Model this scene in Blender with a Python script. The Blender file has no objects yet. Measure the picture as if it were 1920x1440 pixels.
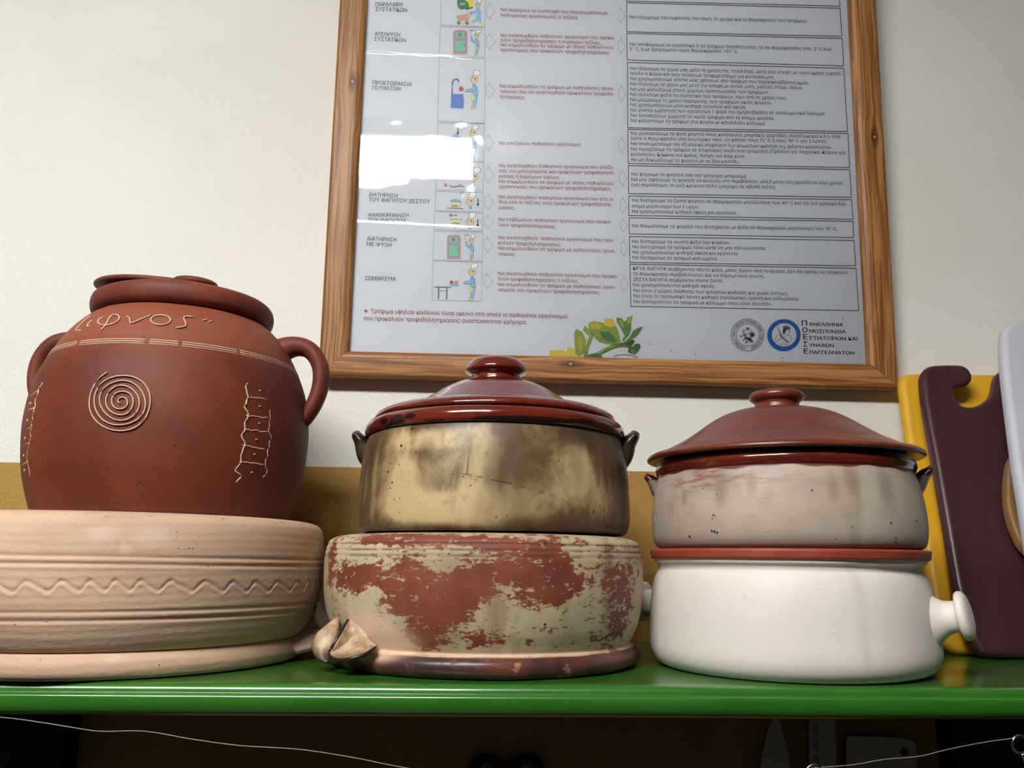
import bpy, math, random
import numpy as np
from mathutils import Vector, Matrix, noise as mnoise
S = bpy.context.scene
COL = S.collection
random.seed(7)

# ------------------------------------------------------------------ camera
FPX = 1553.0
PITCH, YAW, ROLL, CAMH = math.radians(12.0), math.radians(1.8), math.radians(0.62), 0.10
cf = np.array([math.sin(YAW)*math.cos(PITCH), math.cos(YAW)*math.cos(PITCH), math.sin(PITCH)])
cr_ = np.array([math.cos(YAW), -math.sin(YAW), 0.0])
cu_ = np.cross(cr_, cf)
CR = cr_*math.cos(ROLL)+cu_*math.sin(ROLL)
CU = -cr_*math.sin(ROLL)+cu_*math.cos(ROLL)
CAM = np.array([0, 0, CAMH])
cd = bpy.data.cameras.new('camera'); co = bpy.data.objects.new('camera', cd); COL.objects.link(co)
cd.sensor_fit = 'HORIZONTAL'; cd.sensor_width = 36.0; cd.lens = 36.0*FPX/1920.0
cd.clip_start = 0.02; cd.clip_end = 50
co.matrix_world = Matrix(((CR[0], CU[0], -cf[0], 0), (CR[1], CU[1], -cf[1], 0), (CR[2], CU[2], -cf[2], CAMH), (0, 0, 0, 1)))
S.camera = co
# ------------------------------------------------------------------ world, light, exposure
w = bpy.data.worlds.new('world'); S.world = w; w.use_nodes = True
w.node_tree.nodes['Background'].inputs[0].default_value = (0.9, 0.95, 1.0, 1)
w.node_tree.nodes['Background'].inputs[1].default_value = 0.01
LAMP_STRENGTH = 67.0
LAMP_COLOR = (1.0, 0.99, 0.95)
S.view_settings.view_transform = 'Standard'; S.view_settings.look = 'None'
S.view_settings.exposure = 0.0; S.view_settings.gamma = 1.0
try: S.view_settings.use_curve_mapping = False
except Exception: pass

# ------------------------------------------------------------------ geometry helpers
def ray(px, py):
    d = cf + CR*(px-960)/FPX - CU*(py-720)/FPX
    return d/np.linalg.norm(d)
def onY(px, py, Y):
    d = ray(px, py); return CAM + d*(Y/d[1])
def onplane(px, py, P, n):
    d = ray(px, py); return CAM + d*(((P-CAM)@n)/(d@n))
def front(px, py, ax, r):
    d = ray(px, py); a = d[0]**2+d[1]**2; b = -2*(ax[0]*d[0]+ax[1]*d[1]); c = ax[0]**2+ax[1]**2-r*r
    s = max(b*b-4*a*c, 0); t = (-b-math.sqrt(s))/2/a; X = CAM+d*t
    return math.atan2(X[1]-ax[1], X[0]-ax[0]), X[2]

def mesh(name, verts, faces, mat, parent=None, smooth=True, loc=None, mats=None, fm=None):
    me = bpy.data.meshes.new(name)
    me.from_pydata([tuple(map(float, v)) for v in verts], [], faces)
    for m in (mats or [mat]): me.materials.append(m)
    if fm is not None: me.polygons.foreach_set('material_index', fm)
    me.polygons.foreach_set('use_smooth', [smooth]*len(me.polygons))
    me.update()
    o = bpy.data.objects.new(name, me); COL.objects.link(o)
    if parent: o.parent = parent
    if loc is not None: o.location = loc
    return o
def empty(name, loc, label, cat, group=None, rz=0):
    o = bpy.data.objects.new(name, None); COL.objects.link(o); o.location = loc; o.rotation_euler = (0, 0, rz)
    o.empty_display_size = 0.02
    return tag(o, label, cat, group)
def tag(o, label, cat, group=None):
    o['label'] = label; o['category'] = cat
    if group: o['group'] = group
    return o
def structure(o, label=None):
    o['kind'] = 'structure'
    if label: o['label'] = label
    return o
def sharp(o, ang=35):
    me = o.data; me.update()
    try:
        bpy.context.view_layer.objects.active = o
        me.set_sharp_from_angle(angle=math.radians(ang))
    except Exception: pass
    return o
def box(name, lo, hi, mat, parent=None, bev=0.0):
    x0, y0, z0 = lo; x1, y1, z1 = hi
    v = [(x0,y0,z0),(x1,y0,z0),(x1,y1,z0),(x0,y1,z0),(x0,y0,z1),(x1,y0,z1),(x1,y1,z1),(x0,y1,z1)]
    f = [(0,3,2,1),(4,5,6,7),(0,1,5,4),(1,2,6,5),(2,3,7,6),(3,0,4,7)]
    o = mesh(name, v, f, mat, parent, smooth=False)
    if bev:
        b = o.modifiers.new('bevel', 'BEVEL'); b.width = bev; b.segments = 3
    return o
def catmull(pts, n=6):
    """smooth a polyline; a point given twice stays a corner"""
    P = [np.array(p, float) for p in pts]; out = []
    for i in range(len(P)-1):
        p1, p2 = P[i], P[i+1]
        if np.allclose(p1, p2): continue
        p0 = P[i-1] if i > 0 else p1; p3 = P[i+2] if i+2 < len(P) else p2
        L = np.linalg.norm(p2-p1)
        m1 = (p2-p0); m2 = (p3-p1)
        d1 = np.linalg.norm(p2-p1)+np.linalg.norm(p1-p0); d2 = np.linalg.norm(p3-p2)+np.linalg.norm(p2-p1)
        m1 = m1/d1*L; m2 = m2/d2*L
        if np.allclose(p0, p1): m1 = (p2-p1)
        if np.allclose(p3, p2): m2 = (p2-p1)
        for k in range(n):
            t = k/n
            out.append((2*t**3-3*t*t+1)*p1+(t**3-2*t*t+t)*m1+(-2*t**3+3*t*t)*p2+(t**3-t*t)*m2)
    out.append(P[-1]); return out
def lathe(name, prof, mat, parent, segs=192, disp=None, wob=0.0, seed=0, attrs=None, shift=None):
    """surface of revolution about the parent's z axis; prof = [(r, z)] bottom to top"""
    pr = np.array(prof, float); n = len(pr)
    th = np.linspace(0, 2*math.pi, segs, endpoint=False)
    R = np.repeat(pr[:, 0:1], segs, 1); Z = np.repeat(pr[:, 1:2], segs, 1); T = np.repeat(th[None, :], n, 0)
    if wob:
        R = R + wob*np.sin(2*T+seed)*(R > .02) + wob*.6*np.sin(3*T+2.1*seed)*(R > .02) + wob*.35*np.sin(9*T+Z*40+seed)*(R > .02)
    if disp is not None: R = R + disp(T, Z, R)
    X = R*np.cos(T); Y = R*np.sin(T)
    if shift is not None: Z = Z+shift(T, Z, R)
    V = np.stack([X, Y, Z], -1).reshape(-1, 3)
    F = []
    for i in range(n-1):
        a = i*segs; b = a+segs
        for j in range(segs):
            k = (j+1) % segs
            F.append((a+j, a+k, b+k, b+j))
    me = bpy.data.meshes.new(name)
    me.from_pydata(V.tolist(), [], F); me.materials.append(mat)
    me.polygons.foreach_set('use_smooth', [True]*len(me.polygons))
    for nm, fn in (attrs or {}).items():
        at = me.attributes.new(nm, 'FLOAT', 'POINT')
        at.data.foreach_set('value', fn(T, Z, R).reshape(-1).astype(np.float32))
    me.update()
    o = bpy.data.objects.new(name, me); COL.objects.link(o); o.parent = parent
    return o
def sweep(name, path, width, thick, B, mat, parent, seg=16, n=6, cap=True, power=2.0):
    """tube of oval section along path; B = direction of the wide axis"""
    P = catmull(path, n); m = len(P)
    t0 = np.linspace(0, 1, len(path)); t1 = np.linspace(0, 1, m)
    W = np.interp(t1, t0, width); H = np.interp(t1, t0, thick)
    Bv = np.array([B]*m, float) if np.ndim(B) == 1 else np.array([np.array([np.interp(t, t0, np.array(B)[:, c]) for c in range(3)]) for t in t1])
    V = []; F = []
    for i in range(m):
        T = P[min(i+1, m-1)]-P[max(i-1, 0)]; T = T/np.linalg.norm(T)
        b = Bv[i]-T*(Bv[i]@T); b = b/np.linalg.norm(b); nn = np.cross(T, b)
        for j in range(seg):
            a = 2*math.pi*j/seg; c, s = math.cos(a), math.sin(a)
            c = math.copysign(abs(c)**(2/power), c); s = math.copysign(abs(s)**(2/power), s)
            V.append(P[i]+b*W[i]/2*c+nn*H[i]/2*s)
    for i in range(m-1):
        for j in range(seg):
            k = (j+1) % seg; F.append((i*seg+j, i*seg+k, (i+1)*seg+k, (i+1)*seg+j))
    if cap:
        F.append(tuple(range(seg-1, -1, -1))); F.append(tuple((m-1)*seg+j for j in range(seg)))
    return mesh(name, V, F, mat, parent)
def tube(name, path, r, mat, parent=None, seg=8, n=4):
    P = catmull(path, n); V = []; F = []; m = len(P); up = np.array([0, 0, 1.])
    for i in range(m):
        T = P[min(i+1, m-1)]-P[max(i-1, 0)]; T = T/(np.linalg.norm(T)+1e-12)
        u = up if abs(T@up) < .9 else np.array([1., 0, 0])
        b = np.cross(T, u); b /= np.linalg.norm(b); nn = np.cross(T, b)
        for j in range(seg):
            a = 2*math.pi*j/seg; V.append(P[i]+r*(b*math.cos(a)+nn*math.sin(a)))
    for i in range(m-1):
        for j in range(seg):
            k = (j+1) % seg; F.append((i*seg+j, i*seg+k, (i+1)*seg+k, (i+1)*seg+j))
    F.append(tuple(range(seg-1, -1, -1))); F.append(tuple((m-1)*seg+j for j in range(seg)))
    return V, F
def join_vf(parts):
    V = []; F = []
    for v, f in parts:
        o = len(V); V += list(v); F += [tuple(i+o for i in q) for q in f]
    return V, F

# ------------------------------------------------------------------ material helpers
def lin(c):
    if isinstance(c, str): c = tuple(int(c[i:i+2], 16) for i in (0, 2, 4))
    return tuple(((v/255)/12.92 if v/255 <= .04045 else ((v/255+.055)/1.055)**2.4) for v in c)+(1.0,)
class M:
    def __init__(s, name, rough=.5, spec=.5, coat=0, coat_rough=.05):
        s.m = bpy.data.materials.new(name); s.m.use_nodes = True; s.t = s.m.node_tree; s.n = s.t.nodes
        s.b = s.n['Principled BSDF']; s.b.inputs['Roughness'].default_value = rough
        s.b.inputs['Specular IOR Level'].default_value = spec
        s.b.inputs['Coat Weight'].default_value = coat; s.b.inputs['Coat Roughness'].default_value = coat_rough
    def node(s, typ, **kw):
        n = s.n.new(typ)
        for k, v in kw.items(): setattr(n, k, v)
        return n
    def put(s, sock, v):
        if hasattr(v, 'is_output') or isinstance(v, bpy.types.NodeSocket): s.t.links.new(v, sock)
        elif isinstance(v, str): sock.default_value = lin(v)
        else: sock.default_value = v
    def coord(s, kind='Object', scale=(1, 1, 1)):
        c = s.node('ShaderNodeTexCoord'); m = s.node('ShaderNodeMapping'); m.inputs['Scale'].default_value = scale
        s.t.links.new(c.outputs[kind], m.inputs['Vector']); return m.outputs[0]
    def noise(s, scale, detail=4, rough=.55, stretch=(1, 1, 1), dist=0, off=None):
        n = s.node('ShaderNodeTexNoise'); n.inputs['Scale'].default_value = scale; n.inputs['Detail'].default_value = detail
        n.inputs['Roughness'].default_value = rough; n.inputs['Distortion'].default_value = dist
        v = s.coord('Object', stretch)
        if off: v.node.inputs['Location'].default_value = off
        s.t.links.new(v, n.inputs['Vector']); return n.outputs['Fac']
    def voro(s, scale, stretch=(1, 1, 1)):
        n = s.node('ShaderNodeTexVoronoi'); n.inputs['Scale'].default_value = scale
        s.t.links.new(s.coord('Object', stretch), n.inputs['Vector']); return n.outputs['Distance']
    def step(s, v, lo, hi, a=0., b=1., smooth=True):
        n = s.node('ShaderNodeMapRange'); n.interpolation_type = 'SMOOTHSTEP' if smooth else 'LINEAR'
        s.put(n.inputs[0], v)
        n.inputs[1].default_value = lo; n.inputs[2].default_value = hi; n.inputs[3].default_value = a; n.inputs[4].default_value = b
        return n.outputs[0]
    def math(s, op, a, b=0., c=0.):
        n = s.node('ShaderNodeMath', operation=op); s.put(n.inputs[0], a); s.put(n.inputs[1], b); s.put(n.inputs[2], c); return n.outputs[0]
    def mix(s, f, a, b):
        n = s.node('ShaderNodeMix', data_type='RGBA'); s.put(n.inputs[0], f); s.put(n.inputs[6], a); s.put(n.inputs[7], b); return n.outputs[2]
    def attr(s, name):
        n = s.node('ShaderNodeAttribute', attribute_name=name); return n.outputs['Fac']
    def axis(s, i):
        n = s.node('ShaderNodeSeparateXYZ'); s.t.links.new(s.coord(), n.inputs[0]); return n.outputs[i]
    def color(s, v): s.put(s.b.inputs['Base Color'], v); return s
    def rough(s, v): s.put(s.b.inputs['Roughness'], v); return s
    def bump(s, h, strength=.3, dist=.001):
        n = s.node('ShaderNodeBump'); n.inputs['Strength'].default_value = strength; n.inputs['Distance'].default_value = dist
        s.put(n.inputs['Height'], h); s.t.links.new(n.outputs[0], s.b.inputs['Normal']); return s
def flat(name, c, rough=.5, **k):
    a = M(name, rough, **k); a.color(c); return a.m

# wall: cream above, ochre oil-paint dado below z = BAND
BAND = 0.2177
a = M('wall_paint', .75, .25)
z = a.axis(2)
msk = a.step(z, BAND-.0004, BAND+.0004)
up = a.mix(a.step(a.noise(3, 3), .35, .65), 'ECEAE3', 'E6E3D9')
dn = a.mix(a.step(a.noise(5, 3), .35, .65), 'AE884C', 'A88044')
a.color(a.mix(msk, dn, up))
a.rough(a.step(msk, 0, 1, .45, .8))
h = a.math('ADD', a.noise(230, 3, .55), a.math('MULTIPLY', a.noise(60, 3), .9))
a.bump(h, .6, .0016); m_wall = a.m
m_room = flat('room_paint', '35322E', .8)
m_ceil = flat('ceiling_paint', 'DCDAD4', .8)
a = M('floor_tile', .4); a.color(a.mix(a.step(a.noise(8, 4), .4, .6), '1C1916', '26211C')); m_floor = a.m

def oil_green():
    a = M('green_gloss_paint', .28, .5, coat=.6, coat_rough=.12)
    a.color(a.mix(a.step(a.noise(14, 4, .6, (1, 3, 3)), .3, .7), '28601C', '306B20'))
    h = a.math('ADD', a.noise(40, 3, .5, (.25, 1, 1)), a.math('MULTIPLY', a.noise(300, 2), .15))
    a.bump(h, .25, .001); return a.m
m_green = oil_green()
a = M('dark_green_paint', .5); a.color(a.mix(a.noise(20), '0C1A0C', '0A140A')); m_dgreen = a.m

# ------------------------------------------------------------------ the room
WY = 1.10
X0, X1, Y0, ZF, ZC = -1.9, 2.3, -2.4, -1.5, 1.40
structure(box('wall_back', (X0, WY, ZF), (X1, WY+.12, ZC), m_wall), 'cream textured wall above an ochre painted dado')
structure(box('wall_front', (X0, Y0-.1, ZF), (X1, Y0, ZC), m_room))
structure(box('wall_left', (X0-.1, Y0, ZF), (X0, WY, ZC), m_room))
structure(box('wall_right', (X1, Y0, ZF), (X1+.1, WY, ZC), m_room))
structure(box('floor', (X0, Y0, ZF-.1), (X1, WY, ZF), m_floor))
structure(box('ceiling', (X0, Y0, ZC), (X1, WY, ZC+.1), m_ceil))
# ceiling lamp behind the camera: its reflection is the glare on the framed sheet
lm = bpy.data.materials.new('lamp_diffuser'); lm.use_nodes = True
nt = lm.node_tree; nt.nodes.clear()
e = nt.nodes.new('ShaderNodeEmission'); e.inputs[0].default_value = LAMP_COLOR+(1,); e.inputs[1].default_value = LAMP_STRENGTH
ou = nt.nodes.new('ShaderNodeOutputMaterial'); nt.links.new(e.outputs[0], ou.inputs[0])
lamp = empty('ceiling_light', (-.655, -.63, 1.31), 'long fluorescent ceiling light above and behind the camera', 'lamp')
m_lampbody = flat('lamp_housing_white', 'E8E8E4', .4)
box('housing', (-.62, -.15, .042), (.62, .15, .09), m_lampbody, lamp, .004)
mesh('diffuser', [(-.60, -.135, -.002), (.60, -.135, -.002), (.60, .135, -.002), (-.60, .135, -.002),
                  (-.60, -.135, .042), (.60, -.135, .042), (.60, .135, .042), (-.60, .135, .042)],
     [(0, 3, 2, 1), (4, 5, 6, 7), (0, 1, 5, 4), (1, 2, 6, 5), (2, 3, 7, 6), (3, 0, 4, 7)], lm, lamp, smooth=False)

# ------------------------------------------------------------------ shelf
SX0, SX1 = -1.15, 1.45
def shelf():
    t = empty('wall_shelf', (0, 0, 0), 'glossy green painted shelf with moulded front edge carrying all the pots', 'shelf')
    box('board', (SX0, .735, -.0255), (SX1, WY-.0005, 0), m_green, t)
    sec = [(.735, 0), (.735, 0), (.728, 0), (.722, -.0001), (.7175, -.0006), (.7143, -.0020), (.7129, -.0040), (.7124, -.0058), (.7121, -.0072),
           (.7121, -.0072), (.7098, -.0075), (.7080, -.0085), (.7073, -.0103), (.7074, -.0143), (.7085, -.0186), (.711, -.0224), (.7155, -.0252), (.722, -.0262), (.735, -.0262), (.735, -.0262)]
    P = catmull(sec, 3); n = 90
    V = []; F = []
    for i in range(n+1):
        x = SX0+(SX1-SX0)*i/n
        for p in P:
            wv = .0004*mnoise.noise(Vector((x*7, p[1]*60, 3)))
            V.append((x, p[0]+wv, p[1]+wv*.5))
    m = len(P)
    for i in range(n):
        for j in range(m-1): F.append((i*m+j, i*m+j+1, (i+1)*m+j+1, (i+1)*m+j))
    F.append(tuple(range(m-1, -1, -1))); F.append(tuple(n*m+j for j in range(m)))
    mesh('front_moulding', V, F, m_green, t)
shelf()
for nm, xa, xb, px in (('left', 0, 0, 126), ('right', 0, 0, 1783)):
    q = onY(px, 1345, 1.06)
    lo, hi = (SX0, q[0]) if nm == 'left' else (q[0], SX1)
    tag(box('support_panel', (lo, 1.06, -.75), (hi, WY-.001, -.0265), m_dgreen, None, .002),
        'dark green panel under the %s end of the shelf' % nm, 'panel', 'panels under the shelf')

# ------------------------------------------------------------------ pot materials
def add_specks(a, base, col, scale, thr, stretch=(1, 1, 1)):
    v = a.voro(scale, stretch); n = a.noise(scale*.21, 2)
    f = a.math('MULTIPLY', a.step(v, thr, thr*.55), a.step(n, .52, .60))
    return a.mix(f, base, col)
# terracotta jar
a = M('terracotta', .62, .35)
c = a.mix(a.step(a.noise(9, 4, .6), .32, .7), '5A2416', '72331F')
c = a.mix(a.math('MULTIPLY', a.attr('pale'), .75), c, '8E4C36')
c = a.mix(a.math('MULTIPLY', a.attr('darker'), .8), c, '4A2620')
c = a.mix(a.step(a.noise(40, 5, .6, (1, 1, 4)), .55, .75, 0, .35), c, '63281A')
c = add_specks(a, c, '2A1410', 150, .16)
a.color(c); a.bump(a.math('ADD', a.noise(120, 4, .6, (1, 1, 3)), a.noise(18, 2, .5, (1, 1, 6))), .18, .0008)
m_terra = a.m
a = M('dark_terracotta', .6, .35)
a.color(a.mix(a.step(a.noise(22, 4, .6), .35, .68), '5E2A1E', '7A3826')); a.bump(a.noise(150, 4), .2, .0008); m_terrad = a.m
m_slip = flat('scratched_white_slip', 'CDB29E', .7)
# peach bisque
a = M('peach_bisque_clay', .8, .2)
c = a.mix(a.step(a.noise(7, 4, .55, (1, 1, 2.5)), .3, .7), 'B99A85', 'C8A992')
c = a.mix(a.math('MULTIPLY', a.step(a.noise(6, 3, .5, (1, 1, .35)), .5, .72), .2), c, '96785C')
c = a.mix(a.math('MULTIPLY', a.attr('chalk'), .5), c, 'E0C8BC')
c = add_specks(a, c, '3A2A22', 120, .12, (1, 1, 1.6))
c = a.mix(a.math('MULTIPLY', a.attr('chips'), a.step(a.noise(60, 5, .7, (1, 1, 5)), .56, .62)), c, '5A483C')
a.color(c); a.bump(a.math('ADD', a.noise(260, 3, .6), a.math('MULTIPLY', a.noise(60, 3, .5, (1, 1, 5)), .8)), .35, .0011); m_peach = a.m
# flaked slip bowl (cream slip over red body)
a = M('flaked_slip_over_red_clay', .6, .35)
g = a.noise(30, 8, .75, (1, 1, 4.5)); g2 = a.noise(90, 5, .7, (1, 1, 1))
g3 = a.noise(150, 4, .7, (1, 1, 2.5))
v = a.math('ADD', a.attr('red'), a.math('ADD', a.math('MULTIPLY_ADD', g, 1.5, -.75), a.math('ADD', a.math('MULTIPLY_ADD', g2, 1.7, -.85), a.math('MULTIPLY_ADD', g3, 1.5, -.75))))
f = a.step(v, .36, .56)
cream = a.mix(a.step(a.noise(12, 5, .6, (1, 1, .8)), .35, .65), 'A39378', 'BBAB8E')
cream = a.mix(a.math('MULTIPLY', a.step(a.noise(11, 4, .6, (1.4, 1.4, .35), off=(3, 1, 0)), .52, .68), a.attr('brown')), cream, '76603E')
cream = a.mix(a.math('MULTIPLY', a.step(a.noise(70, 5, .7), .60, .72), .8), cream, '8A6A50')
red = a.mix(a.step(a.noise(30, 5, .6), .3, .7), '6E3628', '824434')
c = a.mix(f, cream, red)
c = a.mix(a.math('MULTIPLY', a.attr('groove'), a.step(a.noise(40, 4), .42, .55)), c, '5A3326')
fn = a.math('ADD', a.attr('foot'), a.math('MULTIPLY_ADD', a.noise(22, 5, .65), .7, -.35))
ftc = a.mix(a.step(a.noise(14, 5, .65), .42, .6), '3E2A2A', '653A2C')
ftc = a.mix(a.step(a.noise(34, 5, .6, (1, 1, 1.5), off=(7, 0, 0)), .62, .70), ftc, 'A8785E')
c = a.mix(a.step(fn, .42, .58), c, ftc)
c = a.mix(a.math('MULTIPLY', a.attr('pinkish'), .85), c, 'D8B8A0')
c = add_specks(a, c, '2E1C14', 75, .12)
a.color(c); a.rough(a.step(a.attr('foot'), .3, .7, .6, .3))
a.bump(a.math('ADD', a.math('MULTIPLY', f, -.7), a.math('MULTIPLY', g2, .8)), .35, .0006); m_flake = a.m
# smoky olive cream pot
a = M('smoke_stained_cream_glaze', .42, .45)
vv = a.math('ADD', a.attr('light'), a.math('ADD', a.math('MULTIPLY_ADD', a.noise(17, 6, .65, (1, 1, .5), .6), 1.9, -.95), a.math('MULTIPLY_ADD', a.noise(60, 4, .6, (1, 1, .8)), .35, -.17)))
f = a.step(vv, .10, .80)
c = a.mix(f, '5C452D', 'C0A97E')
c = a.mix(a.math('MULTIPLY', a.step(a.noise(34, 6, .7, (1, 1, .7), .4, (2, 8, 3)), .50, .66), .5), c, '6E5A40')
c = a.mix(a.math('MULTIPLY', a.step(a.noise(17, 3, .5, (1, 1, .28), off=(5, 2, 0)), .55, .68), .55), c, '5E4A32')
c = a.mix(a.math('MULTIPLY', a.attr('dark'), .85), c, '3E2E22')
c = a.mix(a.math('MULTIPLY', a.step(a.noise(48, 5, .7, (1, 1, 1.5)), .60, .72), .35), c, '7A4A3A')
c = add_specks(a, c, '3A1E14', 70, .14)
c = add_specks(a, c, '4A3020', 150, .16)
a.color(c); a.bump(a.noise(120, 4), .1, .0005); m_smoky = a.m
# maroon glaze
def glaze(name, c1, c2, burnt, rough=.12, ct=.5):
    a = M(name, rough, .5, coat=ct, coat_rough=.05)
    c = a.mix(a.step(a.noise(9, 4, .6, (1, 1, 7)), .3, .7), c1, c2)
    c = a.mix(a.step(a.noise(70, 4, .6, (1, 1, 10)), .5, .7, 0, .25), c, '8E5844')
    v = a.math('ADD', a.attr('burnt'), a.math('MULTIPLY_ADD', a.noise(28, 5, .65), .9, -.45))
    c = a.mix(a.step(v, .42, .55), c, burnt)
    a.color(c); a.bump(a.noise(35, 3, .5, (1, 1, 5)), .12, .0008); return a.m
m_maroon = glaze('maroon_brown_glaze', '54190F', '6B2416', '241411')
m_maroon2 = glaze('red_brown_glaze', '5C2414', '703220', '2A1812', .34, .12)
# grey-cream pot
a = M('worn_grey_cream_glaze', .5, .4)
c = a.mix(a.step(a.noise(10, 5, .6, (1, 1, 2)), .3, .7), 'A49484', 'BAAA9A')
c = a.mix(a.math('MULTIPLY', a.step(a.noise(15, 3, .5, (1, 1, .3)), .56, .70), .6), c, '87765E')
c = a.mix(a.step(a.noise(40, 5, .7, (1, 1, 8)), .58, .72, 0, .6), c, '867A72')
c = a.mix(a.math('MULTIPLY', a.attr('pink'), a.step(a.noise(45, 6, .7, (1, 1, 7)), .45, .6)), c, '8E6259')
c = a.mix(a.math('MULTIPLY', a.attr('stain'), .6), c, '7E6E54')
c = a.mix(a.math('MULTIPLY', a.attr('rimred'), 1.0), c, '5A2015')
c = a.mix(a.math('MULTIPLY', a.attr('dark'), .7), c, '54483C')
c = add_specks(a, c, '382E28', 60, .12, (1, 1, 1.5))
a.color(c); a.bump(a.noise(120, 4), .1, .0005); m_greycream = a.m
# white casserole
a = M('white_glaze', .5, .3)
c = a.mix(a.step(a.noise(6, 4, .5), .3, .7), 'DAD0C8', 'E6DCD4')
c = a.mix(a.math('MULTIPLY', a.step(a.noise(9, 3, .5, (1.5, 1.5, .3)), .56, .74), .45), c, 'A8A096')
c = a.mix(a.math('MULTIPLY', a.step(a.noise(30, 4, .6), .66, .74), .4), c, '9A938A')
c = add_specks(a, c, '8A7A5A', 22, .07)
a.color(c); a.rough(a.step(a.noise(20, 3), .3, .7, .42, .55)); m_white = a.m
a = M('unglazed_red_rim', .55); a.color(a.mix(a.step(a.noise(40, 4, .6, (1, 1, 3)), .35, .7), '8E3A26', '9E4A32')); m_redrim = a.m

def mk_blobs(ax, r, spec, c0):
    """stains fixed on the pot surface: (pixel x, y of photo, rx, ry px, weight) -> arc/height field"""
    L = []
    for (px, py, rx, ry, wt) in spec:
        th, zz = front(px, py, ax, r); dist = math.hypot(ax[0], ax[1])-r*.6
        s = dist/FPX
        L.append((th, zz-c0, rx*s*1.15, ry*s, wt))
    def fn(T, Z, R):
        out = np.zeros_like(T)
        for th, zz, rx, ry, wt in L:
            d = (T-th+math.pi) % (2*math.pi)-math.pi
            q = ((d*r)/rx)**2+((Z-zz)/ry)**2
            out = out+wt*np.exp(-np.clip(q, 0, 60)**1.5)
        return np.clip(out, 0, 1)
    return fn
def band(z0, z1, s=.002):
    return lambda T, Z, R: 1/(1+np.exp(-(Z-z0)/s*2))*(1/(1+np.exp((Z-z1)/s*2)))
def sm(x): return 1/(1+np.exp(-x))
zero = lambda T, Z, R: np.zeros_like(T)

# ------------------------------------------------------------------ A: upturned peach bowl
AX = (-.366, .884)
def petal(name, I, O, push, mat, parent, rim=None, rimr=.0016, n=30, m=12, sol=.0035):
    """thin folded sheet of clay lofted between a root line I and a free lip O; push = dish of the sheet"""
    def rs(L):
        P = catmull(L, 12); d = np.cumsum([0]+[np.linalg.norm(P[i+1]-P[i]) for i in range(len(P)-1)]); t = np.linspace(0, d[-1], n+1)
        P = np.array(P); return np.stack([np.interp(t, d, P[:, c]) for c in range(3)], -1)
    A, B = rs(I), rs(O); push = np.array(push, float); V = []; F = []
    for i in range(n+1):
        Mi = (A[i]+B[i])/2+push*math.sin(math.pi*i/n)**.6
        for j in range(m+1):
            t = j/m; V.append((1-t)**2*A[i]+2*t*(1-t)*Mi+t*t*B[i])
    for i in range(n):
        for j in range(m): F.append((i*(m+1)+j, i*(m+1)+j+1, (i+1)*(m+1)+j+1, (i+1)*(m+1)+j))
    o = mesh(name, V, F, mat, parent)
    so = o.modifiers.new('thick', 'SOLIDIFY'); so.thickness = sol; so.offset = 0
    if rim is not None:
        v, f = tube('x', [B[i] for i in range(0, n+1, 2)], rimr, None, seg=8, n=3)
        mesh('glazed_lip', v, f, rim, o)
    return o
def on_pot(ax, L):
    """(pixel x, y, radius) -> points around a pot axis, in the pot's own space"""
    out = []
    for px, py, r in L:
        th, z = front(px, py, ax, r); out.append(np.array([r*math.cos(th), r*math.sin(th), z]))
    return out

def bowl_a():
    t = empty('inverted_clay_bowl', (AX[0], AX[1], 0), 'large peach unglazed clay bowl upside down at far left, incised with a wavy line', 'bowl')
    pr = [(0, .004), (.150, .004), (.166, .0012), (.174, .0008), (.1790, .0035), (.1812, .009), (.1808, .0150), (.1778, .0200), (.1745, .0226), (.1745, .0226), (.1775, .0238), (.1800, .0262), (.1850, .0340),
          (.1905, .0478), (.1940, .0610), (.1958, .0800), (.1962, .1000), (.1950, .1180), (.1925, .1285), (.1870, .1338), (.178, .1362), (.165, .1372), (.10, .1378), (.0, .1378)]
    P = []
    for i, p in enumerate(catmull(pr, 6)): P.append(p)
    # densify the decorated part
    Q = [P[0]]
    for p in P[1:]:
        q = Q[-1]; d = p-q; L = np.linalg.norm(d)
        k = max(1, int(L/.0011)) if .035 < max(p[1], q[1]) and min(p[1], q[1]) < .118 and p[0] > .17 else 1
        for j in range(1, k+1): Q.append(q+d*j/k)
    def disp(T, Z, R):
        out = np.zeros_like(T)
        on = (R > .17)
        for zz, dep in ((.0988, 1), (.0925, 1), (.0553, .9), (.0487, 1)):
            zz = zz+.0006*np.sin(T*2+zz*50)
            out += -.0012*dep*np.exp(-((Z-zz)/.0013)**2)+.0004*np.exp(-((Z-zz+.0028)/.0012)**2)
        ph = 51*T+1.5*np.sin(5*T)+.8*np.sin(11*T+1)
        zw = .0752+.0040*np.sin(ph+.45*np.sin(ph))+.0012*np.sin(4*T)
        out += -.0014*np.exp(-((Z-zw)/.0013)**2)+.0006*np.exp(-((Z-zw+.0027)/.0013)**2)
        out += .0004*np.sin(Z*900+2*np.sin(3*T))*.25
        return out*on
    lathe('bowl_body', Q, m_peach, t, segs=1080, disp=disp, wob=.0006, seed=1,
          attrs={'chalk': mk_blobs(AX, .19, [(195, 1000, 22, 12, 1), (285, 1005, 26, 14, 1), (235, 1030, 8, 10, .8), (215, 1238, 14, 6, .6)], 0),
                 'chips': lambda T, Z, R: np.exp(-((Z-.1325)/.0014)**2)*.75})
    # pinched lug at the right, near the rim
    petal('pinched_lug', on_pot(AX, [(590, 1112, .186), (574, 1150, .180), (556, 1186, .176), (540, 1212, .176)]),
          on_pot(AX, [(594, 1118, .190), (601, 1150, .1985), (611, 1186, .2015), (588, 1214, .198), (556, 1222, .186)]), (-.004, .006, .003), m_peach, t, sol=.006)
    return t
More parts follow.
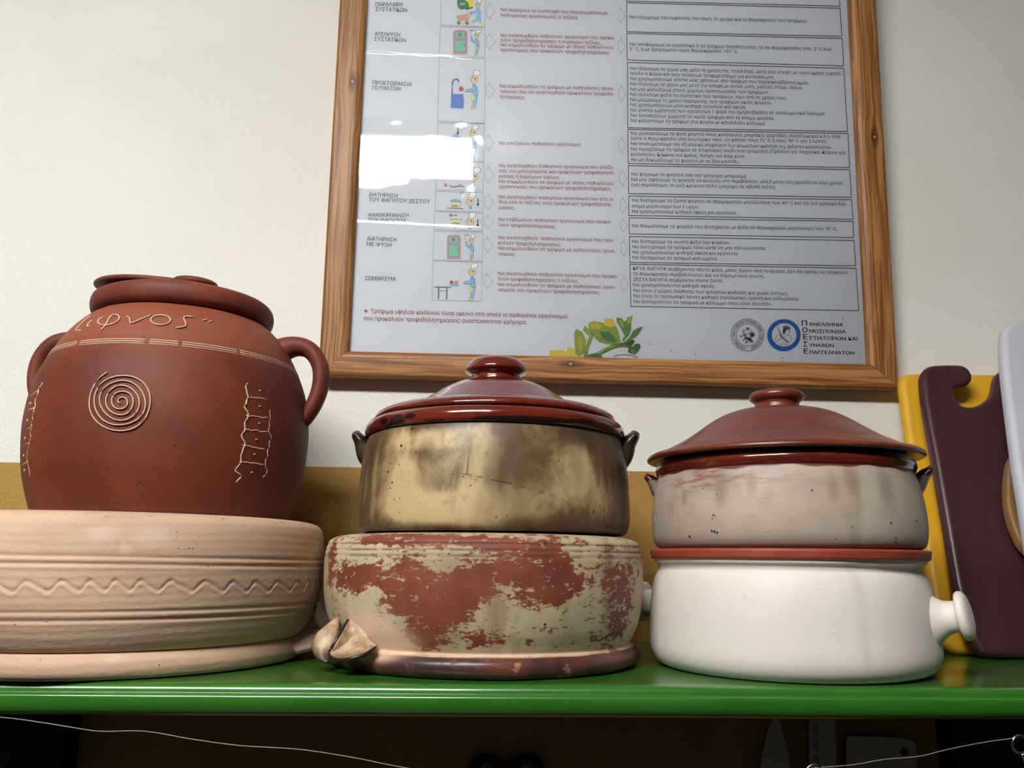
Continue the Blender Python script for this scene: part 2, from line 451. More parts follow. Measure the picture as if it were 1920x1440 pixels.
# ------------------------------------------------------------------ B: flaked bowl, upside down
BX = (.0015, .886)
def bowl_b():
    t = empty('inverted_glazed_bowl', (BX[0], BX[1], 0), 'bowl turned upside down with cream slip flaking off red clay and a dark glazed lip', 'bowl')
    pr = [(0, .003), (.130, .003), (.146, .0008), (.1515, .0012), (.1555, .0045), (.1572, .0090), (.1562, .0140), (.1530, .0180), (.1492, .0203), (.1480, .0210), (.1500, .0250), (.1560, .0380), (.1600, .0545),
          (.1624, .0710), (.1632, .0900), (.1630, .1040), (.1608, .1135), (.1583, .1180), (.1500, .1217), (.1400, .1232), (.115, .1245), (.05, .1248), (0, .1248)]
    red = mk_blobs(BX, .163, [(655, 1085, 60, 28, .95), (700, 1075, 60, 20, .6), (765, 1105, 52, 55, 1), (805, 1165, 45, 40, 1), (775, 1200, 35, 18, .8), (868, 1112, 50, 40, 1), (915, 1075, 45, 22, .8),
        (1000, 1060, 55, 30, .8), (1035, 1090, 45, 45, 1), (1010, 1110, 35, 25, .8), (905, 1198, 34, 16, .9), (870, 1012, 190, 12, .75), (730, 1010, 90, 12, .8), (965, 1030, 60, 14, .6),
        (1168, 1135, 45, 80, .85), (1120, 1085, 60, 26, .5), (622, 1050, 22, 50, .9), (1120, 1205, 40, 12, .3)], 0)
    def disp(T, Z, R):
        o = np.zeros_like(T)
        for zz in (.1135, .1080, .1030): o += -.0006*np.exp(-((Z-zz)/.0009)**2)
        return o*(R > .15)
    lathe('bowl_body', catmull(pr, 10), m_flake, t, segs=420, disp=disp, wob=.0008, seed=2.2,
          attrs={'red': lambda T, Z, R: red(T, Z, R)*.60+.16, 'brown': mk_blobs(BX, .163, [(1150, 1030, 100, 70, 1), (940, 1110, 300, 90, .45), (1010, 1150, 60, 50, .9), (960, 1215, 50, 20, .8), (1080, 1170, 70, 50, .7)], 0),
                 'groove': lambda T, Z, R: sum(np.exp(-((Z-zz)/.0010)**2) for zz in (.1135, .1080, .1030))*(R > .15)*.8,
                 'foot': lambda T, Z, R: sm((.0185-Z)/.0012),
                 'pinkish': mk_blobs(BX, .160, [(690, 1175, 45, 34, 1), (725, 1205, 45, 22, 1), (655, 1140, 16, 26, .5), (690, 1232, 42, 9, .75), (850, 1231, 300, 3.5, .7)], 0)})
    L = m_lugrim
    # the thumb-pinched lug: a cupped petal in front and a curled one behind it
    petal('pinched_lug', on_pot(BX, [(655, 1160, .158), (676, 1176, .155), (692, 1196, .153), (706, 1214, .152)]),
          on_pot(BX, [(653, 1163, .160), (641, 1184, .170), (627, 1206, .178), (618, 1226, .181), (634, 1237, .182), (660, 1234, .178), (684, 1227, .170), (704, 1214, .160)]),
          (.004, .010, -.004), m_lug, t, rim=L)
    petal('pinched_lug', on_pot(BX, [(634, 1160, .160), (634, 1182, .164), (628, 1208, .168), (618, 1234, .170)]),
          on_pot(BX, [(628, 1164, .161), (611, 1180, .170), (595, 1192, .178), (588, 1210, .1805), (592, 1227, .181), (604, 1239, .180), (616, 1241, .176)]),
          (-.006, -.010, .004), m_lug, t, rim=L)
    petal('pinched_lug', on_pot(BX, [(606, 1120, .163), (610, 1150, .161), (620, 1172, .160)]),
          on_pot(BX, [(596, 1132, .168), (590, 1158, .174), (604, 1180, .172), (620, 1182, .165)]), (0, .003, 0), m_lugrim, t, sol=.003)
    return t
a = M('pinched_lug_clay', .5); c = a.mix(a.step(a.noise(55, 5, .7), .35, .65), 'C2A88C', '8A6A4A')
c = a.mix(a.step(a.axis(2), .010, .024), '3A2A22', c); a.color(c); a.bump(a.noise(120), .2, .0006); m_lug = a.m
m_lugrim = flat('dark_glazed_lip', '2E1C1A', .25)

# ------------------------------------------------------------------ C: smoky pot
CX = (.0101, .886); CZ = .1249
def lug(name, ax_parent, r0, phi, z0, out, up, wid, thk, mat, parent, tipmat=None, curl=0):
    """small ear rising outwards from the wall: r0 wall radius, z0 root height"""
    c, s = math.cos(phi), math.sin(phi); Tn = np.array([-s, c, 0.])
    def P(r, z): return np.array([r*c, r*s, z])
    path = [P(r0-.010, z0-.014), P(r0-.001, z0-.006), P(r0+out*.45, z0+up*.35), P(r0+out*.85, z0+up*.75), P(r0+out+curl, z0+up)]
    o = sweep(name, path, [wid*.7, wid, wid*1.05, wid, wid*.62], [thk*2.6, thk*2.1, thk*1.45, thk*1.05, thk*.8], Tn, mat, parent, seg=20, n=6)
    return o
def pot_c():
    t = empty('clay_casserole', (CX[0], CX[1], CZ), 'smoky stained olive cream clay pot stacked on the flaking upturned bowl', 'pot')
    pr = [(0, .0015), (.120, .0015), (.1330, .0008), (.1378, .0030), (.1405, .0078), (.1417, .0150), (.1420, .0250), (.1415, .0400), (.1410, .0550), (.1396, .0700), (.1375, .0850), (.1352, .0955), (.1336, .1000)]
    pr2 = [(.1336, .1000), (.1336, .1000), (.1362, .1000), (.1378, .1022), (.1383, .1060), (.1376, .1100), (.1360, .1128), (.1335, .1150), (.1300, .1160), (.1265, .1150), (.1250, .1100), (.1250, .060), (.12, .02), (0, .015)]
    ck = [tube('x', [q-np.array([0, 0, CZ]) for q in on_pot(CX, [(x, y, .1421) for x, y in L])], .00018, None, seg=5, n=2) for L in ([(878, 856), (877, 870), (875, 888)], [(866, 888), (884, 889)], [(893, 892), (905, 894)], [(920, 898), (960, 906)], [(972, 910), (985, 913)], [(1008, 920), (1022, 924)], [(1028, 925), (1040, 928)], [(744, 934), (752, 931)], [(735, 925), (742, 922)])]
    v_, f_ = join_vf(ck); mesh('hairline_crack', v_, f_, flat('crack_brown', '5A3222', .6), t)['kind'] = 'stuff'
    light = mk_blobs(CX, .142, [(800, 900, 75, 60, .42), (700, 920, 8, 70, .5), (686, 900, 5, 60, .4), (810, 820, 75, 20, .8), (752, 915, 30, 60, .8), (890, 850, 36, 60, .7), (880, 950, 40, 50, .7), (800, 950, 80, 26, .8), (850, 960, 100, 20, .6), (1090, 870, 30, 50, .6),
        (1000, 940, 80, 30, .5), (1080, 900, 60, 40, .4), (1130, 940, 40, 30, .3), (715, 960, 25, 50, .3)], CZ)
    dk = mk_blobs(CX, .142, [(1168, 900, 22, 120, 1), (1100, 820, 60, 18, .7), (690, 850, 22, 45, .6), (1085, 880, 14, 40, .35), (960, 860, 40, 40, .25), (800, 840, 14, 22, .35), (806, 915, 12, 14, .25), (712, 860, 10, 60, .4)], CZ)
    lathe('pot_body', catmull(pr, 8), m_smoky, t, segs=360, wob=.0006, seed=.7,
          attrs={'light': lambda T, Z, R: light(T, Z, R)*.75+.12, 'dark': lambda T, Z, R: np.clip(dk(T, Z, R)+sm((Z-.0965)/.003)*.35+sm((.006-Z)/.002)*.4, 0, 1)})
    burn = mk_blobs(CX, .137, [(722, 789, 13, 6, .8), (746, 786, 14, 8, .9), (772, 780, 11, 5, .8), (1110, 800, 60, 12, .9), (1010, 790, 90, 8, .8)], CZ)
    lathe('glazed_collar', catmull(pr2, 6), m_maroon, t, segs=360, wob=.0006, seed=.7,
          attrs={'burnt': lambda T, Z, R: np.clip(burn(T, Z, R)+sm((.1045-Z)/.0022)*.55*(R > .13), 0, 1)})
    lug('lug_handle', CX, .1365, math.radians(180+2), .090, .012, .016, .040, .011, m_lugdark, t)
    lug('lug_handle', CX, .1365, math.radians(-6), .092, .014, .017, .040, .012, m_lugdark, t)
    return t
a = M('smoke_blackened_glaze', .3); a.color(a.mix(a.step(a.axis(2), .088, .098), '4A3A2A', '2A1A16')); m_lugdark = a.m
def lid_c():
    z = CZ+.1163
    t = empty('pot_lid', (CX[0], CX[1], z), 'glossy maroon lid with a flat-topped knob on the smoky stained pot', 'lid')
    pr = [(0, .004), (.112, .004), (.119, .0012), (.1262, .0004), (.1292, .0022), (.1288, .0052), (.1255, .0086), (.1180, .0118), (.1080, .0142), (.0990, .0152), (.0900, .0178), (.0800, .0240), (.0700, .0305),
          (.0600, .0372), (.0480, .0435), (.0370, .0475), (.0290, .0487), (.0270, .0492)]
    kn = [(.0270, .0470), (.0268, .0500), (.0262, .0530), (.0268, .0560), (.0310, .0580), (.0338, .0600), (.0338, .0622), (.0318, .0665), (.0275, .0712), (.0200, .0745), (.0100, .0758), (0, .0760)]
    lathe('lid_dome', catmull(pr, 6), m_maroon, t, segs=256, wob=.0004, seed=3, attrs={'burnt': lambda T, Z, R: .35*np.exp(-((Z-.0135)/.002)**2)*(R > .09)})
    lathe('knob', catmull(kn, 6), m_maroon, t, segs=96, attrs={'burnt': zero})
# ------------------------------------------------------------------ D: terracotta jar
DX = (-.330, .880); DZ = .1380
DPROF = [(.1215, .0), (.1235, .0060), (.1295, .0240), (.1345, .0440), (.1372, .0650), (.1382, .0830), (.1378, .0970), (.1362, .1130), (.1332, .1300), (.1280, .1460), (.1202, .1640), (.1112, .1805), (.1005, .1945), (.0905, .2040), (.0850, .2078), (.0845, .2095)]
DP = catmull([(0, .001), (.115, .001), (.115, .001)]+DPROF[0:], 6)
def surfD(px, py, off=.0003):
    d = ray(px, py); t = np.linspace(.5, 1.1, 1600)
    X = CAM[None, :]+d[None, :]*t[:, None]
    r = np.hypot(X[:, 0]-DX[0], X[:, 1]-DX[1]); z = X[:, 2]-DZ
    pz = np.array([p[1] for p in DP[12:]]); prr = np.array([p[0] for p in DP[12:]])
    R = np.interp(z, pz, prr)+off
    R[(z < 0) | (z > .209)] = -1
    k = np.argmax(r <= R)
    if r[k] > R[k]: k = np.argmin(r-R+(R < 0)*10)
    return X[k]-np.array([DX[0], DX[1], DZ])
def jar_d():
    t = empty('terracotta_jar', (DX[0], DX[1], DZ), 'round two-handled terracotta jar scratched with a white spiral and Greek lettering', 'jar')
    pale = lambda T, Z, R: sm((Z-.158)/.004)*(R > .08)
    darker = mk_blobs(DX, .13, [(300, 800, 60, 60, .25), (520, 900, 60, 90, .5), (130, 830, 40, 40, .2), (300, 960, 260, 20, .35), (560, 780, 30, 80, .4)], DZ)  # darker patches, strongest at the right side and along the base
    lathe('jar_body', DP, m_terra, t, segs=300, wob=.0007, seed=1.3, attrs={'pale': pale, 'darker': darker})
    rim = [(r_, z_+.0098) for r_, z_ in [(.0830, .1985), (.0850, .1985), (.0885, .1995), (.0918, .2030), (.0930, .2075), (.0930, .2125), (.0915, .2175), (.0885, .2205), (.0850, .2215), (.0820, .2195), (.0800, .2140), (.0795, .2040), (.0800, .1990), (.0830, .1985)]]
    lathe('rolled_rim', catmull(rim, 5), m_terrad, t, segs=200, wob=.0006, seed=1.9)
    def hpt(px, py, phi):
        n = np.array([-math.sin(phi), math.cos(phi), 0]); P = np.array([DX[0], DX[1], 0.])
        return onplane(px, py, P, n)-np.array([DX[0], DX[1], DZ])
    ph = math.radians(2)
    R_ = [hpt(x, y, ph) for x, y in ((512, 668), (534, 655), (556, 650), (578, 655), (594, 672), (602, 697), (600, 728), (589, 758), (573, 784), (556, 806))]
    Tn = np.array([-math.sin(ph), math.cos(ph), 0])
    sweep('handle', R_, [.030, .028, .026, .026, .026, .026, .026, .026, .026, .022], [.032, .026, .0215, .0190, .0180, .0180, .0178, .0172, .016, .011], Tn, m_terrad, t, n=6, seg=20)
    # the other handle is its mirror through the axis
    Lh = [np.array([-p[0], -p[1], p[2]]) for p in R_]
    a2 = math.radians(3)
    Lh = [np.array([p[0]*math.cos(a2)+p[1]*math.sin(a2)*1, -p[0]*math.sin(a2)+p[1]*math.cos(a2), p[2]]) for p in Lh]
    Tl = np.array([Tn[0]*math.cos(a2)+Tn[1]*math.sin(a2), -Tn[0]*math.sin(a2)+Tn[1]*math.cos(a2), 0])
    sweep('handle', Lh, [.030, .028, .026, .026, .026, .026, .026, .026, .026, .022], [.032, .026, .0215, .0190, .0180, .0180, .0178, .0172, .016, .011], Tl, m_terrad, t, n=6, seg=20)
    k = 2.88
    def line(pts, r=.0006, jit=0, n=2, sub=None):
        if sub:
            q = []
            for i in range(len(pts)-1):
                a, b = pts[i], pts[i+1]; m = max(1, int(math.hypot(b[0]-a[0], b[1]-a[1])/sub))
                for j in range(m): q.append((a[0]+(b[0]-a[0])*j/m+random.uniform(-jit, jit), a[1]+(b[1]-a[1])*j/m+random.uniform(-jit, jit)*.5))
            pts = q+[pts[-1]]
        return tube('x', [surfD(x/k, 480+y/k) for x, y in pts], r, None, seg=6, n=n)
    def dot(x, y, r=5):
        return line([(x-.8, y-r*.5), (x, y), (x+.8, y+r*.5)], .0014)
    el = lambda cx, cy, rx, ry, n=22: [(cx+rx*math.cos(6.2832*i/n+1.2), cy+ry*math.sin(6.2832*i/n+1.2)) for i in range(n+1)]
    let = [line(s, .0007) for s in (
        [(488, 322), (466, 338)], [(466, 338), (432, 372), (408, 400), (438, 400)], [(500, 346), (478, 362), (470, 380), (482, 378)],
        [(560, 330), (535, 342), (530, 362), (560, 374), (600, 368), (635, 352), (645, 330), (625, 316), (600, 322), (585, 345), (572, 370), (556, 388), (543, 402)],
        [(683, 325), (700, 337), (705, 362), (740, 350), (775, 335), (815, 318)], el(868, 345, 53, 26),
        [(1045, 330), (1010, 325), (992, 335), (1003, 360), (1000, 380), (975, 384), (952, 388)], [(1094, 348), (1120, 341)], [(1126, 356), (1152, 349)])]
    v, f = join_vf(let); mesh('scratched_lettering', v, f, m_slip, t)
    sp = []
    N = 190
    for i in range(N+1):
        u = i/N; an = math.radians(120)+u*5.35*2*math.pi; rr = (9+(u**.93)*168)*(1+.018*math.sin(an*2.3)+.014*math.sin(an*3.7+1))
        sp.append((654+rr*math.cos(an)*1.02, 786+rr*math.sin(an)*.96))
    v, f = line(sp, .0006, n=1); mesh('scratched_spiral', v, f, m_slip, t)
    Lr = [(1340, 690), (1325, 705), (1345, 760), (1322, 815), (1340, 850), (1325, 900), (1325, 940), (1305, 965), (1325, 1020), (1305, 1060), (1300, 1110), (1272, 1155), (1302, 1185), (1275, 1222)]
    Rr = [(1465, 702), (1450, 725), (1470, 740), (1465, 780), (1458, 830), (1462, 870), (1452, 940), (1462, 980), (1450, 1030), (1445, 1080), (1428, 1130), (1442, 1160), (1418, 1195)]
    ps = [line(Lr, .0007, 5, sub=16), line(Rr, .0006, 5, sub=16)]
    for a_, b_ in (((1345, 762), (1445, 775)), ((1335, 862), (1452, 876)), ((1325, 938), (1450, 950)), ((1315, 1020), (1430, 1046)), ((1300, 1110), (1422, 1126))):
        ps.append(line([a_, b_], .0006, 6, sub=14))
    for x, y in ((1402, 727), (1402, 811), (1400, 903), (1384, 990), (1374, 1070), (1357, 1168)): ps.append(dot(x, y))
    v, f = join_vf(ps); mesh('scratched_ladder', v, f, m_slip, t)
    ps = [line([(228, 685), (205, 730), (192, 790), (185, 830), (172, 900), (168, 960), (160, 1010), (152, 1060), (150, 1110), (160, 1150), (163, 1190)], .0007, 4, sub=16)]
    for a_, b_ in (((165, 760), (205, 728)), ((152, 832), (186, 820)), ((138, 940), (168, 925)), ((124, 1022), (158, 1010)), ((124, 1125), (156, 1108))):
        ps.append(line([a_, b_], .0007, 3, sub=12))
    for x, y in ((168, 797), (152, 888), (140, 985), (132, 1077), (136, 1157)): ps.append(dot(x, y, 4))
    v, f = join_vf(ps); mesh('scratched_ladder', v, f, m_slip, t)
    # double white line round the shoulder, worn through in places
    ps = []
    pz = np.array([p[1] for p in DP[12:]]); prr = np.array([p[0] for p in DP[12:]])
    for zz, r in ((surfD(270, 635.5)[2], .0006), (surfD(270, 639.5)[2], .0006), (surfD(270, 643)[2], .0004)):
        for d0, d1 in ((-250, -186), (-185, -118), (-116.5, -85), (-83, -71), (-69.5, -45), (-44, 20)):
            pth = []
            for i in range(24):
                an = math.radians(d0+(d1-d0)*i/23); R = np.interp(zz, pz, prr)
                R += .0007*math.sin(2*an+1.3)+.0007*.6*math.sin(3*an+2.73)-.0001
                pth.append(np.array([R*math.cos(an), R*math.sin(an), zz]))
            ps.append(tube('x', pth, r, None, seg=6, n=1))
    v, f = join_vf(ps); mesh('painted_line', v, f, m_slip, t)
    # lid lying slightly askew in the mouth
    l = empty('jar_lid', (DX[0]-.012, DX[1]+.004, DZ+.2375), 'dark terracotta lid sitting askew in the mouth of the jar', 'lid')
    l.rotation_euler = (math.radians(5), math.radians(3.5), 0)
    lathe('lid_plate', catmull([(0, 0), (.070, 0), (.078, .0008), (.0825, .003), (.083, .0055), (.080, .0078), (.070, .0085), (.03, .0095), (0, .010)], 4), m_terrad, l, segs=128)
    kb_ = lathe('knob', catmull([(.012, .010), (.013, .014), (.0165, .0180), (.0190, .0215), (.0170, .0250), (.0100, .0270), (0, .0275)], 4), m_terrad, l, segs=64)
    kb_.location = (.020, -.006, -.004); kb_.scale = (1.25, 1.25, 1.05)

# ------------------------------------------------------------------ E + lid, F
FX = (.3046, .847)
def cass_f():
    t = empty('white_casserole', (FX[0], FX[1], 0), 'white glazed clay casserole with red rim and mushroom-shaped side knobs at the shelf edge', 'casserole')
    ph = math.radians(-38)
    pr = [(0, .0015), (.112, .0015), (.1210, .0004), (.1275, .0030), (.1330, .0085), (.1360, .0160), (.1366, .0260), (.1360, .0400), (.1354, .0540), (.1342, .0660), (.1326, .0760), (.1304, .0840), (.1278, .0898), (.1255, .0930), (.1256, .0960), (.1272, .0985), (.1295, .1000), (.1302, .1018), (.1306, .1030)]
    lathe('casserole_body', catmull(pr, 6), m_white, t, segs=256, wob=.0003)
    rm = [(.1306, .1028), (.1306, .1028), (.1332, .1040), (.1332, .1040), (.1342, .1115), (.1342, .1115), (.1330, .1125), (.1240, .1125), (.1235, .1110), (.1180, .1000), (.118, .06), (.11, .012), (0, .008)]
    lathe('red_rim', catmull(rm, 4), m_redrim, t, segs=256)
    for nm, an, zc in (('r', ph, .052), ('l', ph+math.pi, .054)):
        c, s = math.cos(an), math.sin(an)
        prf = [(.036, -.012), (.028, -.004), (.0200, .003), (.0155, .010), (.0140, .0165), (.0138, .0235), (.0138, .0235), (.0175, .0235), (.0205, .0245), (.0215, .0275), (.0205, .0310), (.0170, .0335), (.010, .0350), (0, .0355)]
        if nm == 'r': prf = [(a_, b_*.86+(-.002 if b_ < 0 else 0)) for a_, b_ in prf]
        P = catmull(prf, 5); V = []; F = []; sg = 40
        dr = np.array([c, s, .16 if nm == 'r' else .1]); dr /= np.linalg.norm(dr); b = np.array([-s, c, 0]); nn = np.cross(dr, b)
        O = np.array([.1335*c, .1335*s, zc])
        for p in P:
            for j in range(sg):
                a = 2*math.pi*j/sg; V.append(O+dr*p[1]+p[0]*(b*math.cos(a)+nn*math.sin(a)))
        for i in range(len(P)-1):
            for j in range(sg):
                q = (j+1) % sg; F.append((i*sg+j, i*sg+q, (i+1)*sg+q, (i+1)*sg+j))
        mesh('side_knob', V, F, m_white, t)
EX = (.3058, .847); EZ = .1127
def pot_e():
    t = empty('clay_casserole', (EX[0], EX[1], EZ), 'worn greyish cream clay pot with maroon rim stacked on the white casserole', 'pot')
    pr = [(0, .001), (.118, .001), (.1245, .0006), (.1290, .0035), (.1313, .0090), (.1326, .0180), (.1328, .0290), (.1320, .0420), (.1300, .0560), (.1276, .0670), (.1258, .0725), (.1252, .0742)]
    pr2 = [(.1252, .0738), (.1262, .0746), (.1276, .0775), (.1284, .0805), (.1276, .0835), (.1262, .0838), (.1262, .0838), (.1266, .0848), (.1260, .0858), (.1235, .0864), (.1190, .0860), (.1180, .0830), (.118, .02), (0, .01)]
    pink = mk_blobs(EX, .13, [(1290, 905, 60, 22, .8), (1370, 895, 60, 14, .7), (1345, 880, 60, 8, .6), (1480, 900, 60, 12, .3), (1260, 950, 20, 20, .3)], EZ)
    rr = lambda T, Z, R: sm((Z-.0722-.0010*np.sin(9*T)-.0007*np.sin(23*T))/.00025)
    lathe('pot_body', catmull(pr, 8), m_greycream, t, segs=300, wob=.0005, seed=.4,
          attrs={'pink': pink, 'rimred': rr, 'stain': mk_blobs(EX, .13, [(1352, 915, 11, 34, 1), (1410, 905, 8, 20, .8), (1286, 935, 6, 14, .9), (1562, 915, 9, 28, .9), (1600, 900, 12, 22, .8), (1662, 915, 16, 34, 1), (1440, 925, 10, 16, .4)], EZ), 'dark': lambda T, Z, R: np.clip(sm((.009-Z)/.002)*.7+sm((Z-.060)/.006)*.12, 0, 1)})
    sp_ = []
    for x, y, r_ in ((1338, 966, .0008), (1342, 968, .0006), (1336, 972, .0006), (1335, 995, .0008), (1340, 996, .0009), (1345, 998, .0007), (1293, 1005, .0006), (1680, 1008, .0006), (1671, 980, .0004), (1522, 918, .0004)):
        q = on_pot(EX, [(x-1.2, y, .1327), (x, y+.4, .1327), (x+1.2, y, .1327)]); sp_.append(tube('x', [k_-np.array([0, 0, EZ]) for k_ in q], r_*1.2, None, seg=6, n=1))
    v_, f_ = join_vf(sp_); mesh('soot_spots', v_, f_, flat('soot', '2A201A', .8), t)['kind'] = 'stuff'
    lathe('glazed_rim', catmull(pr2, 5), m_maroon, t, segs=256, wob=.0005, seed=.4, attrs={'burnt': zero})
    lug('lug_handle', EX, .1262, math.radians(162), .068, .012, .0105, .030, .0085, m_lugred, t)
    lug('lug_handle', EX, .1262, math.radians(-20), .068, .0145, .0125, .030, .0085, m_lugred, t, curl=.001)
    z = EZ+.0866
    l = empty('pot_lid', (EX[0], EX[1], z), 'wide domed red-brown lid with a small knob resting on the greyish cream pot', 'lid')
    pr = [(0, .024), (.05, .018), (.09, .007), (.1050, .0010), (.1150, .0002), (.1180, .0012), (.1200, .0036), (.1290, .0034), (.1340, .0030), (.1362, .0046), (.1356, .0074), (.1325, .0098), (.1270, .0114), (.1210, .0130), (.1130, .0172), (.1020, .0228), (.0910, .0296), (.0800, .0370), (.0690, .0444), (.0580, .0504), (.0470, .0545), (.0360, .0572), (.0250, .0586), (.0230, .0590)]
    kn = [(.0235, .0570), (.0232, .0600), (.0225, .0630), (.0236, .0655), (.0270, .0680), (.0284, .0710), (.0275, .0742), (.0240, .0765), (.0160, .0780), (.0060, .0785), (0, .0785)]
    lathe('lid_dome', catmull(pr, 6), m_maroon2, l, segs=256, wob=.0006, seed=1.1, attrs={'burnt': zero},
          shift=lambda T, Z, R: .0012*(R/.13)*np.sin(T+.4))
    lathe('knob', catmull(kn, 6), m_maroon2, l, segs=96, wob=.0004, attrs={'burnt': zero})
a = M('red_dipped_lug', .25); a.color(a.mix(a.step(a.axis(2), .0695, .0735), '9A8C7E', '4E1A12')); m_lugred = a.m
bowl_a(); bowl_b(); pot_c(); lid_c(); jar_d(); cass_f(); pot_e()

# ------------------------------------------------------------------ cutting boards
def plastic(name, c1, c2, rough):
    a = M(name, rough, .45); a.color(a.mix(a.noise(30, 4), c1, c2)); a.bump(a.noise(420, 3, .6), .25, .0006); return a.m
def board(name, label, cat, px, Yb, Yt, Zt, mat, thick=.016, bev=.006, extra=(), holes=()):
    """leaning board: front face through (Y=Yb, Z=0) and (Y=Yt, Z=Zt)"""
    wv = np.array([0, Yt-Yb, Zt], float); wv /= np.linalg.norm(wv); u = np.array([1., 0, 0]); n = np.cross(u, wv)  # towards camera
    P = np.array([0, Yb, 0.])
    pts = []
    for x, y in px:
        X = onplane(x, y, P, n); pts.append((X[0], (X-P)@wv))
    cx = sum(p[0] for p in pts)/len(pts)
    root = P+u*cx
    cu = bpy.data.curves.new(name, 'CURVE'); cu.dimensions = '2D'; cu.fill_mode = 'BOTH'
    sp = cu.splines.new('POLY'); sp.points.add(len(pts)-1)
    for i, (a_, b_) in enumerate(pts): sp.points[i].co = (a_-cx, b_, 0, 1)
    sp.use_cyclic_u = True
    cu.extrude = thick/2-bev; cu.bevel_depth = bev; cu.bevel_resolution = 4; cu.offset = -bev
    o = bpy.data.objects.new(name, cu); COL.objects.link(o)
    bpy.context.view_layer.update()
    me = bpy.data.meshes.new_from_object(o.evaluated_get(bpy.context.evaluated_depsgraph_get()))
    bpy.data.objects.remove(o)
    me.materials.clear(); me.materials.append(mat)
    me.polygons.foreach_set('use_smooth', [True]*len(me.polygons))
    o = bpy.data.objects.new(name, me); COL.objects.link(o)
    Mx = Matrix(((u[0], wv[0], n[0], root[0]-n[0]*thick/2), (u[1], wv[1], n[1], root[1]-n[1]*thick/2), (u[2], wv[2], n[2], root[2]-n[2]*thick/2), (0, 0, 0, 1)))
    o.matrix_world = Mx; sharp(o, 50)
    # stand it on the shelf
    zmin = min((Mx @ v.co).z for v in me.vertices)
    o.location.z -= zmin-.0002
    return tag(o, label, cat)
def rnd(pts, n=5): return [tuple(p) for p in catmull(pts, n)]
yel = rnd([(1702, 817), (1702, 817), (1689.5, 722), (1690, 710), (1697, 702), (1709, 699)])+rnd([(1709, 699), (1709, 699), (1990, 702), (1990, 702)], 1)+[(2075, 1215), (2066, 1226)]+rnd([(1822, 1226), (1822, 1226), (1800, 1224), (1780, 1214), (1766, 1196), (1757, 1165), (1757, 1165), (1702, 817)], 4)[:-1]
board('cutting_board', 'yellow plastic cutting board leaning on the wall behind the maroon one', 'cutting board', yel, .950, 1.0660, .345, plastic('yellow_plastic', 'DCA222', 'E2AA28', .45), thick=.018, bev=.008)
pur = rnd([(1754.7, 868), (1754.7, 868), (1735.6, 765.5), (1729.6, 712), (1732, 698), (1739, 689), (1750, 685), (1769, 683.5), (1795, 683.5), (1806.7, 685), (1818, 691.7), (1824.7, 702), (1825.3, 711), (1820, 718.5), (1813, 723), (1801.7, 725), (1794, 728.5), (1791, 736), (1793, 746.7), (1801.7, 757), (1812, 761.8), (1825, 762), (1838, 758), (1853, 748), (1861, 738), (1865, 726.7), (1867, 715), (1870, 703), (1876.7, 696), (1884, 690.5), (1900, 686), (1930, 684), (1960, 684), (1960, 684), (2040, 686)], 4)
pur += [(2150, 1225), (2140, 1236)]+rnd([(1870, 1233), (1870, 1233), (1855, 1230), (1840, 1222), (1829, 1208), (1818, 1186.7), (1797, 1115), (1774, 981), (1754.7, 868)], 4)[:-1]
board('cutting_board', 'dark maroon plastic cutting board with a hook-shaped notch at its top', 'cutting board', pur, .912, 1.032, .355, plastic('maroon_plastic', '40242A', '46282C', .34), thick=.018, bev=.007)
a = M('worn_beech_wood', .55)
c = a.mix(a.step(a.noise(9, 5, .6, (5, 1, 1)), .35, .65), 'A67A46', '86602E')
c = a.mix(a.step(a.noise(12, 4, .6), .42, .6, 0, .8), c, '847656'); c = a.mix(a.step(a.noise(60, 5, .7), .6, .7, 0, .7), c, '5E4426'); a.color(c); m_beech = a.m
wd = rnd([(1889, 905), (1891, 883), (1895, 863), (1902.5, 848), (1925, 815), (1970, 785), (2030, 775), (2090, 790), (2130, 830), (2150, 890), (2148, 960), (2120, 1030), (2080, 1075), (2060, 1110), (2060, 1238), (2060, 1238), (2000, 1238), (2000, 1238), (1990, 1110), (1960, 1065), (1919, 1024), (1903, 993), (1895, 970), (1890, 944), (1888.6, 920), (1889, 905)], 4)[:-1]
board('paddle_board', 'round worn wooden board showing between the maroon and white boards', 'cutting board', wd, .888, .992, .30, m_beech, thick=.014, bev=.003)
wh = rnd([(1906.7, 875), (1906.7, 875), (1884.5, 700), (1880.5, 643), (1881.5, 623), (1886, 610), (1894, 602), (1904, 597.5), (1920, 595.5), (1950, 595), (1950, 595)], 5)+[(2140, 600), (2160, 620), (2240, 1225), (2230, 1240), (1985, 1240)]+rnd([(1985, 1240), (1972, 1232), (1962, 1215), (1962, 1215), (1906.7, 875)], 5)[:-1]
board('cutting_board', 'scuffed white plastic cutting board cut off by the right frame edge', 'cutting board', wh, .858, .990, .41, plastic('scuffed_white_plastic', 'CFCFDC', 'BDBDCC', .5), thick=.018, bev=.007)

